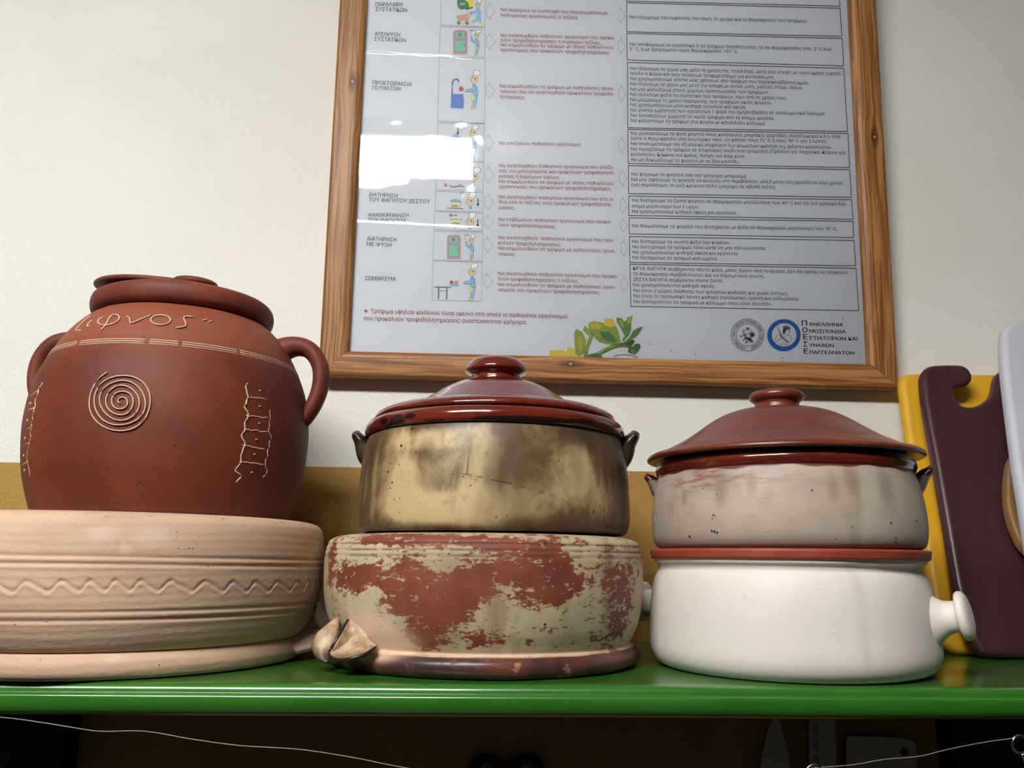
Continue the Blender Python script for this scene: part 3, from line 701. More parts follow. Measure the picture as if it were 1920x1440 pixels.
# ------------------------------------------------------------------ framed food-safety sheet
th, ph_, ps = -.00608052, .04452797, .00291085
P0 = np.array([-.22208922, WY-.03, .3349684]); FW = .7776
u = np.array([math.cos(th)*math.cos(ps), math.cos(th)*math.sin(ps), math.sin(th)])
v0 = np.array([-math.sin(th), 0, math.cos(th)]); n0 = np.cross(u, v0); fv = v0*math.cos(ph_)+n0*math.sin(ph_); fn_ = np.cross(u, fv)
FM = Matrix(((u[0], fv[0], fn_[0], P0[0]), (u[1], fv[1], fn_[1], P0[1]), (u[2], fv[2], fn_[2], P0[2]), (0, 0, 0, 1)))
FRAME_H = 1.0
fr = empty('picture_frame', (0, 0, 0), 'pine framed laminated Greek food-safety sheet hanging on the cream wall', 'picture frame')
fr.matrix_world = FM
def wood(name, knot, sx=1):
    """grain runs along local x; knot = (x, y)"""
    a = M(name, .5, .4, coat=.1, coat_rough=.3)
    sepn = a.node('ShaderNodeSeparateXYZ'); a.t.links.new(a.coord(), sepn.inputs[0]); x, y, z = sepn.outputs
    dx = a.math('SUBTRACT', x, knot[0]); dy = a.math('SUBTRACT', y, knot[1])
    g = a.math('POWER', 2.718, a.math('MULTIPLY', a.math('MULTIPLY', dx, dx), -1/(2*.030**2)))
    gy = a.math('POWER', 2.718, a.math('MULTIPLY', a.math('MULTIPLY', dy, dy), -1/(2*.012**2)))
    # grain lines bend round the knot
    bend = a.math('MULTIPLY', a.math('MULTIPLY', g, gy), a.math('MULTIPLY', dy, -.62))
    wav = a.math('MULTIPLY_ADD', a.noise(7, 3, .5, (1, .5, .5)), .010, -.005)
    yy = a.math('ADD', a.math('ADD', y, bend), wav)
    cmb = a.node('ShaderNodeCombineXYZ'); a.put(cmb.inputs[0], a.math('MULTIPLY', x, .022)); a.put(cmb.inputs[1], yy); a.put(cmb.inputs[2], a.math('MULTIPLY', z, .6))
    nz = a.node('ShaderNodeTexNoise'); nz.inputs['Scale'].default_value = 330; nz.inputs['Detail'].default_value = 3; nz.inputs['Roughness'].default_value = .6
    a.t.links.new(cmb.outputs[0], nz.inputs['Vector'])
    n2 = a.node('ShaderNodeTexNoise'); n2.inputs['Scale'].default_value = 75; n2.inputs['Detail'].default_value = 2
    a.t.links.new(cmb.outputs[0], n2.inputs['Vector'])
    c = a.mix(a.step(nz.outputs['Fac'], .40, .58), 'B07C48', '835024')
    c = a.mix(a.step(n2.outputs['Fac'], .54, .66), c, '6A3C18')
    c = a.mix(a.step(n2.outputs['Fac'], .42, .34), c, 'B07C4A')
    d = a.math('SQRT', a.math('ADD', a.math('MULTIPLY', a.math('MULTIPLY', dx, dx), .10), a.math('MULTIPLY', dy, dy)))
    c = a.mix(a.math('MULTIPLY', a.step(d, .0075, .0028), .75), c, '5A2C12')
    d2 = a.math('SQRT', a.math('ADD', a.math('MULTIPLY', a.math('MULTIPLY', dx, dx), .7), a.math('MULTIPLY', dy, dy)))
    c = a.mix(a.step(d2, .0046, .0036), c, '2A1208'); c = a.mix(a.step(d2, .0028, .0020), c, '9A7A60')
    a.color(c); a.bump(nz.outputs['Fac'], .15, .0006); return a.m
def loc(px, py, off=0):
    X = onplane(px, py, P0+fn_*off, fn_); d = X-P0-fn_*off
    return float(d@u), float(d@fv)
LW, BW = .0392, .0352
TH = .028
def rail(name, L, wd_, lip, mat, T):
    """mitred rail, local x along length, y from outer (0) to inner (wd_), z depth (front = 0)"""
    sec = [(0, -TH), (0, -TH), (0, -.006), (.0008, -.0025), (.0030, -.0006), (.0065, 0), (wd_-.010, -.0004), (wd_-.0055, -.0016), (wd_-.0022, -.0042), (wd_-.0006, -.0075), (wd_-.0003, -.0112), (wd_-.0003, -.0112), (wd_-.0003, -TH)]
    P = catmull(sec, 3); m = len(P); V = []; F = []
    for e in (0, 1):
        for p in P:
            q = lip*p[0]/wd_
            V.append((q if e == 0 else L-q, p[0], p[1]))
    for j in range(m-1): F.append((j, j+1, m+j+1, m+j))
    F.append((m-1, 0, m, 2*m-1))
    F.append(tuple(range(m-1, -1, -1))); F.append(tuple(m+j for j in range(m)))
    F = [f[::-1] for f in F]
    o = mesh(name, V, F, mat, fr, smooth=True); sharp(o, 30)
    o.matrix_local = T
    return o
G = .00025
kb = loc(1070, 682); kl = loc(661, 152); kr = loc(1640, 257)
rail('frame_rail', FW, BW, LW, wood('pine_bottom', (kb[0], kb[1])), Matrix.Translation((0, 0, 0)))
rail('frame_rail', FW, BW, LW, wood('pine_top', (.3, .015)), Matrix(((-1, 0, 0, FW), (0, -1, 0, FRAME_H), (0, 0, 1, 0), (0, 0, 0, 1))))
# left: local x -> down (-v), local y -> +u
rail('frame_rail', FRAME_H-2*G, LW-G, BW, wood('pine_left', (FRAME_H-kl[1], kl[0])), Matrix(((0, 1, 0, 0), (-1, 0, 0, FRAME_H-G), (0, 0, 1, 0), (0, 0, 0, 1))))
rail('frame_rail', FRAME_H-2*G, LW-G, BW, wood('pine_right', (kr[1], FW-kr[0])), Matrix(((0, -1, 0, FW), (1, 0, 0, G), (0, 0, 1, 0), (0, 0, 0, 1))))
ZP = -.0130
a = M('printed_paper', .55, .3); a.color(a.mix(a.step(a.noise(4, 3), .35, .65), 'D2D5DF', 'CDD0D8')); m_paper = a.m
iu0, iu1, iv0, iv1 = LW-.003, FW-LW+.003, BW-.003, FRAME_H-BW+.003
pap = mesh('paper_sheet', [(iu0, iv0, ZP), (iu1, iv0, ZP), (iu1, iv1, ZP), (iu0, iv1, ZP), (iu0, iv0, ZP-.001), (iu1, iv0, ZP-.001), (iu1, iv1, ZP-.001), (iu0, iv1, ZP-.001)],
           [(0, 1, 2, 3), (7, 6, 5, 4), (1, 0, 4, 5), (2, 1, 5, 6), (3, 2, 6, 7), (0, 3, 7, 4)], m_paper, fr, smooth=False)
box('backing_board', (iu0, iv0, ZP-.005), (iu1, iv1, ZP-.0015), flat('grey_backing_card', '8A7A66', .8), fr)
def thin_clear(name, rough, ior=1.45, tint=(1, 1, 1, 1)):
    m = bpy.data.materials.new(name); m.use_nodes = True; t = m.node_tree; t.nodes.clear()
    tr = t.nodes.new('ShaderNodeBsdfTransparent'); tr.inputs[0].default_value = tint
    gl = t.nodes.new('ShaderNodeBsdfGlossy'); gl.inputs['Roughness'].default_value = rough
    f = t.nodes.new('ShaderNodeFresnel'); f.inputs[0].default_value = ior
    mx = t.nodes.new('ShaderNodeMixShader'); o = t.nodes.new('ShaderNodeOutputMaterial')
    t.links.new(f.outputs[0], mx.inputs[0]); t.links.new(tr.outputs[0], mx.inputs[1]); t.links.new(gl.outputs[0], mx.inputs[2]); t.links.new(mx.outputs[0], o.inputs[0])
    return m
# laminate film with its folds
def film():
    c1 = loc(800, 92)[1]; c2 = loc(760, 417)[1]; cx = loc(1152, 300)[0]
    nx, ny = 330, 420; V = []; F = []
    xs = np.linspace(iu0, iu1, nx); yt = loc(800, -60)[1]
    ys = np.concatenate([np.linspace(iv0, yt, ny), [iv1]])
    for y in ys:
        for x in xs:
            n1 = mnoise.noise(Vector((x*16, y*20, 1.3))); n2 = mnoise.noise(Vector((x*45, y*60, 5.3)))
            z = .00042*n1+.00009*n2
            a1 = .00085*(.6+.6*mnoise.noise(Vector((x*25, 2.2, 0)))); yc = c1-.02*(x-.1)+.0015*mnoise.noise(Vector((x*30, 7, 0)))
            z += a1*math.exp(-((y-yc)/.0028)**2)
            yc = c2-.02*(x-.1)+.0012*mnoise.noise(Vector((x*25, 9, 0)))
            z += .00045*math.exp(-((y-yc)/.0034)**2)*(.7+.5*mnoise.noise(Vector((x*22, 4.2, 0))))
            xc = cx+.002*mnoise.noise(Vector((y*8, 1, 0)))
            z += .0005*math.exp(-((x-xc)/.0035)**2)
            V.append((x, y, ZP+.0018+z))
    m = len(ys)
    for j in range(m-1):
        for i in range(nx-1): F.append((j*nx+i, j*nx+i+1, (j+1)*nx+i+1, (j+1)*nx+i))
    mesh('laminate_film', V, F, thin_clear('clear_laminate', .03, 1.38), fr)
film()
mesh('glass_pane', [(iu0, iv0, ZP+.0034), (iu1, iv0, ZP+.0034), (iu1, iv1, ZP+.0034), (iu0, iv1, ZP+.0034)], [(0, 1, 2, 3)], thin_clear('picture_glass', .004, 1.45, (.985, .99, .985, 1)), fr, smooth=False)

# ---- printing
ZI = ZP+.00025
INK = {'k': flat('ink_black', '3A3C3E', .5), 'r': flat('ink_red', '8E2A36', .5), 'g': flat('ink_grey', '8E9298', .5), 'b': flat('ink_bold_black', '1C1C1E', .5)}
TXT = {'k': [], 'r': [], 'g': [], 'b': []}
tc = bpy.data.curves.new('txt', 'FONT'); tc.resolution_u = 2; tob = bpy.data.objects.new('txt', tc); COL.objects.link(tob)
TC = {}
def raw_glyphs(s):
    tc.body = s; tc.offset = 0; tc.size = 1.0
    bpy.context.view_layer.update()
    dg = bpy.context.evaluated_depsgraph_get(); ev = tob.evaluated_get(dg); me = ev.to_mesh()
    V = np.array([v.co[:2] for v in me.vertices]) if len(me.vertices) else np.zeros((0, 2)); F = [tuple(p.vertices) for p in me.polygons]
    ev.to_mesh_clear(); return V, F
def glyphs(s, off=.012):
    """outline of a line of lettering; strokes are thickened by overlaying shifted copies"""
    if (s, off) in TC: return TC[(s, off)]
    body = s
    for a_, b_ in (('π', 'п'), ('θ', 'ð'), ('Ν', 'N'), ('Φ', 'O'), ('ψ', 'υ'), ('Ζ', 'Z')): body = body.replace(a_, b_)
    V, F = raw_glyphs(body); V = V.tolist(); F = list(F)
    for i, ch in enumerate(s):
        if ch in 'Φψ':
            lo, k = (-.01, 'O') if ch == 'Φ' else (-.19, 'υ')
            w = raw_glyphs(k)[0]; r = raw_glyphs(body[:i+1])[0][:, 0].max(); c = r-(w[:, 0].max()-w[:, 0].min())/2; o = len(V)
            V += [[c-.035, lo], [c+.035, lo], [c+.035, .74], [c-.035, .74]]; F.append((o, o+1, o+2, o+3))
    V = np.array(V); n = len(V)
    if n:
        V = np.concatenate([V+np.array([-off, 0]), V+np.array([off, off*.6]), V+np.array([0, -off*.6])])
        F = F+[tuple(q+n for q in f) for f in F]+[tuple(q+2*n for q in f) for f in F]
    TC[(s, off)] = (V, F); return V, F
def put_text(s, x0, y0, x1, y1, cap, col='k', off=.012, x0frac=None):
    V, F = glyphs(s, off)
    if not len(V): return
    a = np.array(loc(x0, y0, ZI)); b = np.array(loc(x1, y1, ZI)); d = b-a; L = np.linalg.norm(d); d /= L; nrm = np.array([-d[1], d[0]])
    mn, mx = V[:, 0].min(), V[:, 0].max()
    k = np.array(loc(x0, y0-cap, ZI)); hs = np.linalg.norm(k-a)/.727
    P = a[None]+np.outer((V[:, 0]-mn)/(mx-mn)*L, d)+np.outer(V[:, 1]*hs, nrm)
    m3 = len(P)//3; TXT[col].append(([(p[0], p[1], ZI+(i//m3)*.000003) for i, p in enumerate(P)], F))
def put_center(s, x, y, size_px, ang, col='k', off=.01, wide=1.0):
    """single glyph centred at a pixel, upright direction turned by ang"""
    V, F = glyphs(s, off)
    if not len(V): return
    c = np.array(loc(x, y, ZI)); k = np.linalg.norm(np.array(loc(x, y-size_px, ZI))-c)/.727
    cx = (V[:, 0].min()+V[:, 0].max())/2; W = (V-np.array([cx, .36]))*k*np.array([wide, 1])
    ca, sa = math.cos(ang), math.sin(ang)
    TXT[col].append(([(c[0]+p[0]*ca-p[1]*sa, c[1]+p[0]*sa+p[1]*ca, ZI) for p in W], F))
H = [('ΠΑΡΑΛΑΒΗ', 704, 11, 754, 12), ('ΣΥΣΤΑΤΙΚΩΝ', 704, 20, 763, 22.5), ('ΑΠΟΨΥΞΗ', 702, 66.5, 750, 69), ('ΣΥΣΤΑΤΙΚΩΝ', 701.5, 76, 761, 79), ('ΠΡΟΕΤΟΙΜΑΣΙΑ', 698, 158, 772, 161.5),
     ('ΓΕΥΜΑΤΩΝ', 698, 168, 751, 170), ('ΜΑΓΕΙΡΕΜΑ', 695, 261, 751, 263), ('ΔΙΑΤΗΡΗΣΗ', 691, 367.5, 745, 370.5), ('ΤΟΥ ΦΑΓΗΤΟΥ ΖΕΣΤΟΥ', 691, 377.5, 806, 381.5),
     ('ΑΝΑΘΕΡΜΑΝΣΗ', 689.5, 406, 766, 407.5), ('ΤΟΥ ΦΑΓΗΤΟΥ', 689.5, 415.5, 761.5, 417.5), ('ΔΙΑΤΗΡΗΣΗ', 687.5, 450.5, 743, 453), ('ΜΕ ΨΥΞΗ', 687, 461, 734, 463), ('ΣΕΡΒΙΡΙΣΜΑ', 684, 525, 742, 526.5)]
for q in H: put_text(*q, 7.2, 'k')
RED = [('Να περιέχουν τα συστατικά που παραλαμβάνουμε', 939, 21, 1139, 27.5), ('παθογόνους οργανισμούς ή τοξίνες', 939, 31, 1084, 36),
 ('Να αναπτυχθούν παθογόνοι οργανισμοί που προκα-', 938.5, 69, 1153, 74), ('λούν τροφοδηλητηριάσεις ή παράγουν τοξίνες.', 938.5, 78, 1127, 83.5),
 ('Να επιμολυνθούν τα τρόφιμα με νέους παθογόνους', 938.5, 87, 1150, 92), ('οργανισμούς που προκαλούν τροφοδηλητηριάσεις', 938.5, 96, 1143, 102),
 ('Να επιμολυνθούν τα τρόφιμα με παθογόνους οργα-', 937, 164, 1151, 169), ('νισμούς που αν αναπτυχθούν προκαλούν τροφοδη-', 937, 174, 1151, 179), ('λητηριάσεις', 937, 184, 983.5, 186),
 ('Να επιζήσουν παθογόνοι οργανισμοί', 936, 271, 1089, 274),
 ('Να αναπτυχθούν παθογόνοι οργανισμοί που επέζη-', 935.5, 313, 1151, 317), ('σαν του μαγειρέματος και προκαλούν τροφοδηλητη-', 935.5, 323, 1152, 327), ('ριάσεις ή παράγουν τοξίνες.', 935.5, 333, 1050, 336),
 ('Να επιμολυνθούν τα τρόφιμα με νέους παθογόνους', 935.5, 343, 1151, 347), ('οργανισμούς που προκαλούν τροφοδηλητηριάσεις.', 935.5, 352.5, 1147, 357),
 ('Να αναπτυχθούν παθογόνοι οργανισμοί που είτε οι', 935, 372, 1150, 376.5), ('ίδιοι είτε οι τοξίνες τους προκαλούν τροφοδηλητη-', 935, 381.5, 1147, 386.5), ('ριάσεις.', 935, 392, 965, 393),
 ('Να επιβιώσουν παθογόνοι οργανισμοί που προκα-', 934.5, 414, 1146, 419), ('λούν τροφοδηλητηριάσεις.', 934.5, 424.5, 1042, 428),
 ('Να αναπτυχθούν  παθογόνοι οργανισμοί που προ-', 934, 448, 1151, 453.5), ('καλούν τροφοδηλητηριάσεις.', 934, 458, 1052, 462), ('Να επιμολυνθούν τα τρόφιμα με παθογόνους οργα-', 934, 468, 1154, 473.5), ('νισμούς.', 934, 478.5, 967, 480),
 ('Να αναπτυχθούν παθογόνοι οργανισμοί που προκα-', 933.5, 515.5, 1158, 521), ('λούν τροφοδηλητηριάσεις ή τοξίνες.', 933.5, 525.5, 1085, 530), ('Να επιμολυνθούν τα τρόφιμα με παθογόνους οργα-', 933.5, 536, 1155, 541.5), ('νισμούς που προκαλούν τροφοδηλητηριάσεις.', 933.5, 546, 1125, 551.5)]
for q in RED: put_text(*q, 6.6, 'r', .008)
put_text('Τρόφιμα υψηλού κινδύνου είναι εκείνα στα οποία οι παθογόνοι οργανισμοί', 695, 587, 1064, 597, 8.2, 'r')
put_text('που προκαλούν τροφοδηλητηριάσεις αναπτύσσονται γρήγορα.', 682, 600.5, 988, 608, 8.2, 'r')
BLK = [('Να ελέγχουμε την εμφάνιση, την οσμή, το χρώμα και τη θερμοκρασία των τροφίμων.', 1180, 34.5, 1515, 42),
 ('Να αποψύχουμε τα συστατικά ή τα τρόφιμα τοποθετώντας τα σε θερμοκρασίες από  2° C έως', 1181, 85.5, 1560, 95), ('5° C, ή με τρεχούμενο νερό θερμοκρασίας <21° C.', 1181, 94.5, 1384, 99.5),
 ('Να πλένουμε τα χέρια μας μετά τη χρήση της τουαλέτας, μετά από επαφή με νωπό κρέας ή κοτό-', 1182, 131, 1577, 141), ('πουλο ή ψάρια και πριν πιάσουμε τρόφιμα έτοιμα για κατανάλωση.', 1182, 140, 1452, 148),
 ('Να χρησιμοποιούμε γάντια μίας χρήσεως στα τρόφιμα που παρασκευάζονται κρύα.', 1182, 150, 1517, 158.5), ('Να πλένουμε τα χέρια μας μετά την επαφή με αυτιά, μύτη, μαλλιά, στόμα, σάλιο.', 1182, 160, 1505.5, 167.5),
 ('Να μην καπνίζουμε στους χώρους προετοιμασίας των τροφίμων.', 1182, 170, 1442, 176), ('Να πλένουμε καλά τα συστατικά των τροφίμων, πριν από τη χρήση τους.', 1182, 179.5, 1476, 187),
 ('Να μειώσουμε το χρόνο παραμονής των τροφίμων εκτός ψυγείου.', 1182, 189.5, 1448, 196), ('Να χρησιμοποιούμε μόνο καθαρά εργαλεία και σκεύη.', 1182, 199, 1399, 204),
 ('Να γίνεται εμβάπτιση των εργαλείων 1 φορά την ημέρα (βράδυ) σε απολυμαντικό διάλυμα.', 1182.5, 209, 1547, 216), ('Να τοποθετούμε χωριστά τα νωπά τρόφιμα από τα έτοιμα φαγητά.', 1183, 219, 1452, 225),
 ('Να καλύπτουμε τα τρόφιμα στα ψυγεία με κατάλληλο κάλυμμα.', 1183, 228.5, 1436, 234.5),
 ('Να μαγειρεύουμε τα ψητά φαγητά όπως κοτόπουλο, μπιφτέκια, κεφτέδες, σουτζουκάκια κ.λ.π. έτσι', 1183, 252.5, 1576, 259), ('ώστε η θερμοκρασία στο εσωτερικό τους να φθάνει τους 75° C ή τους 70° C για 2 λεπτά.', 1183, 262, 1550, 268),
 ('Να απολυμαίνουμε την εξωτερική επιφάνεια των κομματιών κρέατος π.χ. φιλέττα κοτόπουλου.', 1183, 272, 1560, 279), ('Να τεμαχίζουμε τα τρόφιμα σε επιφάνειες ανάλογου χρώματος (Πράσινο για λαχανικά, Κίτρινο για', 1183, 282, 1585, 289),
 ('κοτόπουλο, Κόκκινο για κρέας, Άσπρο για ψάρι κλπ).', 1183, 292, 1397, 296), ('Να', 1184, 302, 1194, 302.3), ('δοκιμάζουμε το φαγητό με το ίδιο κουτάλι.', 1211, 302.6, 1386, 306),
 ('Να ψύχουμε το φαγητό όσο πιο γρήγορα μπορούμε.', 1184, 329, 1401, 333.5), ('Να μην αφήνουμε το φαγητό να κρυώσει στο περιβάλλον, αλλά μόνο εάν χρειάζεται λίγο χρόνο', 1184, 339, 1580, 346),
 ('(για παράδειγμα, το ρύζι κρυώνει πολύ γρήγορα σε αβαθή πιάτα).', 1184, 349, 1455, 354),
 ('Να διατηρούμε το ζεστό φαγητό σε θερμοκρασία μεγαλύτερη των 60° C και όχι για χρονικό διά-', 1185, 378, 1587, 385), ('στημα μεγαλύτερο των 3 ωρών.', 1185, 389, 1311, 391), ('Να χρησιμοποιούμε καθαρά σκεύη και εργαλεία.', 1185, 399, 1382, 402),
 ('Να θερμαίνουμε το φαγητό που διατηρείται με ψύξη σε θερμοκρασία μεγαλύτερη των 75° C.', 1185, 426, 1570, 432),
 ('Να διατηρούμε τη σωστή ψύξη του ψυγείου.', 1185, 455.5, 1369, 458), ('Να διατηρούμε τα τρόφιμα τόσο ώστε να μην αλλοιώνονται.', 1186, 465.5, 1437, 468.5), ('Να χρησιμοποιούμε καθαρά σκεύη και εργαλεία.', 1186, 475.5, 1385, 478.5), ('Να διατηρούμε τα τρόφιμα καλυμμένα.', 1186, 485.5, 1346, 488),
 ('ΚΡΥΑ ΦΑΓΗΤΑ σερβίρονται πάντα κρύα, μόλις βγούν από το ψυγείο. Δεν θα πρέπει να αποκτούν', 1187, 506, 1590, 514), ('τη θερμοκρασία περιβάλλοντος και να παραμένουν σ\'αυτή.', 1187, 516, 1433, 521),
 ('ΖΕΣΤΑ ΦΑΓΗΤΑ σερβίρονται πάντα ζεστά.', 1187, 527, 1356, 529.5), ('Να χρησιμοποιούνται καθαρά σκεύη.', 1187, 537, 1340, 539.5), ('Να είναι ο χώρος διάθεσης των φαγητών καθαρός και χωρίς έντομα.', 1188, 547.5, 1477, 553),
 ('Να είναι το προσωπικό πάντα καθαρό (προσωπική υγιεινή και ενδυμασία).', 1188, 557.5, 1498, 563.5), ('Να διατηρούνται τα τρόφιμα με κάλυμμα όπου είναι δυνατόν.', 1188, 568, 1448, 573)]
for q in BLK: put_text(*q, 6.4, 'k', .008)
put_text('μη', 1197.5, 302.3, 1207.5, 302.6, 6.4, 'r', .008)
for q in [('Π', 1503.5, 610.3, 1513.5, 610.6, 9.5), ('ΑΝΕΛΛΗΝΙΑ', 1517, 610.8, 1581, 612, 6.5), ('Ο', 1504.5, 623.2, 1514.5, 623.5, 9.5), ('ΜΟΣΠΟΝΔΙΑ', 1517.5, 624, 1586, 625, 6.5), ('Ε', 1506, 636, 1514.5, 636.2, 9.5), ('ΣΤΙΑΤΟΡΙΩΝ ΚΑΙ', 1517, 636.8, 1608, 638.5, 6.5),
          ('Σ', 1506, 649.8, 1514.5, 650, 9.5), ('ΥΝΑΦΩΝ', 1517.5, 650.2, 1563.5, 651, 6.5), ('Ε', 1507, 663, 1515.5, 663.2, 9.5), ('ΠΑΓΓΕΛΜΑΤΩΝ', 1518, 663.6, 1602, 665, 6.5)]:
    put_text(*q, 'b', .022)

# polygons / lines in print: collected per picture
def inkm(c, _c={}):
    if c not in _c: _c[c] = flat('ink_'+c.lower(), c, .5)
    return _c[c]
class Pic:
    def __init__(s, name): s.name = name; s.V = []; s.F = []; s.mi = []; s.mats = []; s.lay = 0
    def poly(s, pts, c):
        s.lay += 1; z = ZI+s.lay*.0000018; m = inkm(c)
        if m not in s.mats: s.mats.append(m)
        o = len(s.V); s.V += [(*loc(x, y, ZI), z) for x, y in pts]; s.F.append(tuple(range(o, o+len(pts)))); s.mi.append(s.mats.index(m))
    def line(s, pts, wpx, c, closed=False):
        s.lay += 1; z = ZI+s.lay*.0000018; m = inkm(c)
        if m not in s.mats: s.mats.append(m)
        if closed: pts = list(pts)+[pts[0]]
        for (xa, ya), (xb, yb) in zip(pts[:-1], pts[1:]):
            L = math.hypot(xb-xa, yb-ya)
            if L < 1e-6: continue
            nx, ny = -(yb-ya)/L*wpx/2, (xb-xa)/L*wpx/2; ex, ey = (xb-xa)/L*wpx*.3, (yb-ya)/L*wpx*.3
            o = len(s.V)
            s.V += [(*loc(x, y, ZI), z) for x, y in ((xa-nx-ex, ya-ny-ey), (xb-nx+ex, yb-ny+ey), (xb+nx+ex, yb+ny+ey), (xa+nx-ex, ya+ny-ey))]
            s.F.append((o, o+1, o+2, o+3)); s.mi.append(s.mats.index(m))
    def ell(s, cx, cy, rx, ry, c, n=18): s.poly([(cx+rx*math.cos(6.2832*i/n), cy+ry*math.sin(6.2832*i/n)) for i in range(n)], c)
    def ring(s, cx, cy, rx, ry, w, c, n=28): s.line([(cx+rx*math.cos(6.2832*i/n), cy+ry*math.sin(6.2832*i/n)) for i in range(n)], w, c, True)
    def done(s, label=None):
        # planar faces may be concave: triangulate through bmesh
        me = bpy.data.meshes.new(s.name); me.from_pydata(s.V, [], s.F)
        for m in s.mats: me.materials.append(m)
        me.polygons.foreach_set('material_index', s.mi)
        import bmesh
        bm = bmesh.new(); bm.from_mesh(me); bmesh.ops.triangulate(bm, faces=bm.faces[:]); 
        for f in bm.faces:
            if f.normal.z < 0: f.normal_flip()
        bm.to_mesh(me); bm.free()
        o = bpy.data.objects.new(s.name, me); COL.objects.link(o); o.parent = pap
        if label: o['label'] = label
        return o
BX_ = [[(1174, -30), (1572, -20), (1575, 11.5), (1174, 2)], [(1175, 5), (1575, 15.5), (1578.5, 68), (1175, 59.5)], [(1175, 62.5), (1579, 72), (1582, 123.5), (1176, 112.5)], [(1176.5, 117), (1582, 128), (1589, 246.5), (1177, 239.5)],
 [(1177, 242.5), (1590, 250.5), (1593, 314), (1178, 306.5)], [(1178, 310.5), (1593, 318), (1596.5, 370), (1178.5, 363)], [(1179, 367.5), (1596.5, 374.5), (1599.5, 411), (1179, 404)], [(1179.5, 408.5), (1599.5, 415), (1600.5, 445.5), (1180, 438.5)],
 [(1180, 443.5), (1601.5, 451), (1604.5, 498.5), (1181, 492)], [(1181, 495.5), (1605, 503), (1610, 582.5), (1183, 574.5)]]
for b in BX_:
    p = Pic('printed_box'); p.line(b, 1.3, '2E3032', True); p.done()
PB = [[(827, -30), (910, -28), (909, 50), (826, 47)], [(825.5, 49.5), (909, 52), (909, 106.5), (823.5, 103.5)], [(823.5, 107), (910, 109.5), (908.5, 231), (821, 227)], [(821, 230), (907.5, 232), (907, 303), (820, 299.5)],
 [(819.5, 302.5), (906.5, 304.5), (906, 357.5), (817.5, 356)], [(817, 359), (906, 361), (905, 397.5), (815.5, 394.5)], [(815, 396.5), (905.5, 400), (904.5, 433), (814, 430.5)], [(813.5, 433.5), (905, 435), (904, 490), (812, 487.5)], [(812, 489.5), (904, 491.5), (903, 565), (810, 562.5)]]
for xs_, tips in (((912.5, 928.5), (21, 78, 170, 267, 328, 379, 416, 459, 527)), ((1158.5, 1172), (29, 86, 176, 273, 334, 385, 423, 465.5, 533))):
    for i, cy in enumerate(tips):
        sx = (-.6*i if xs_[0] < 1000 else .8*i); x0, x1 = xs_[0]+sx, xs_[1]+sx; h = 16 if i not in (6,) else 13; xm = x0+(x1-x0)*.32; p = Pic('printed_arrow')
        p.line([(x0, cy-h*.62), (xm, cy-h*.62), (xm, cy-h), (x1, cy), (xm, cy+h), (xm, cy+h*.62), (x0, cy+h*.62)], .8, '9EA0A6', True); p.done()
SKIN, BLUE, YEL, OUT, WHT = 'D9C9A0', '86B4DC', 'D9D860', '3A4450', 'E4E8EE'
def head(p, cx, cy, s):
    """profile head looking left; s = head radius px"""
    p.poly([(cx-s*.1, cy-s*1.9), (cx+s*.2, cy-s*2.5), (cx+s*.9, cy-s*2.55), (cx+s*1.6, cy-s*2.2), (cx+s*1.75, cy-s*1.4), (cx+s*1.25, cy-s*1.3), (cx+s*.9, cy-s*.75), (cx-s*.2, cy-s*1.0)], WHT)
    p.line([(cx-s*.3, cy-s*.95), (cx-s*.2, cy-s*1.9), (cx+s*.2, cy-s*2.5), (cx+s*.9, cy-s*2.55), (cx+s*1.6, cy-s*2.2), (cx+s*1.75, cy-s*1.4), (cx+s*1.25, cy-s*1.3), (cx+s*.9, cy-s*.75)], .7, OUT)
    pts = [(cx-s*.6, cy-s*.85), (cx+s*.1, cy-s*1.1), (cx+s*.8, cy-s*.75), (cx+s*1.05, cy), (cx+s*.7, cy+s*.8), (cx+s*.2, cy+s*1.0), (cx+s*.15, cy+s*1.5), (cx-s*.35, cy+s*1.5), (cx-s*.4, cy+s*.95), (cx-s*.8, cy+s*.75), (cx-s*.75, cy+s*.3), (cx-s*1.25, cy+s*.2), (cx-s*.85, cy-s*.3)]
    p.poly(pts, SKIN); p.line(pts, .6, '6A5A3A', True)
    p.ell(cx+s*.3, cy-s*.1, s*.28, s*.38, '8E7440'); p.line([(cx-s*.75, cy-s*.45), (cx-s*.2, cy-s*.5)], .8, OUT); p.ell(cx-s*.5, cy-s*.2, s*.12, s*.12, '202020', 8)
    p.line([(cx-s*.75, cy+s*.5), (cx-s*.35, cy+s*.5)], .6, '8A3A30')
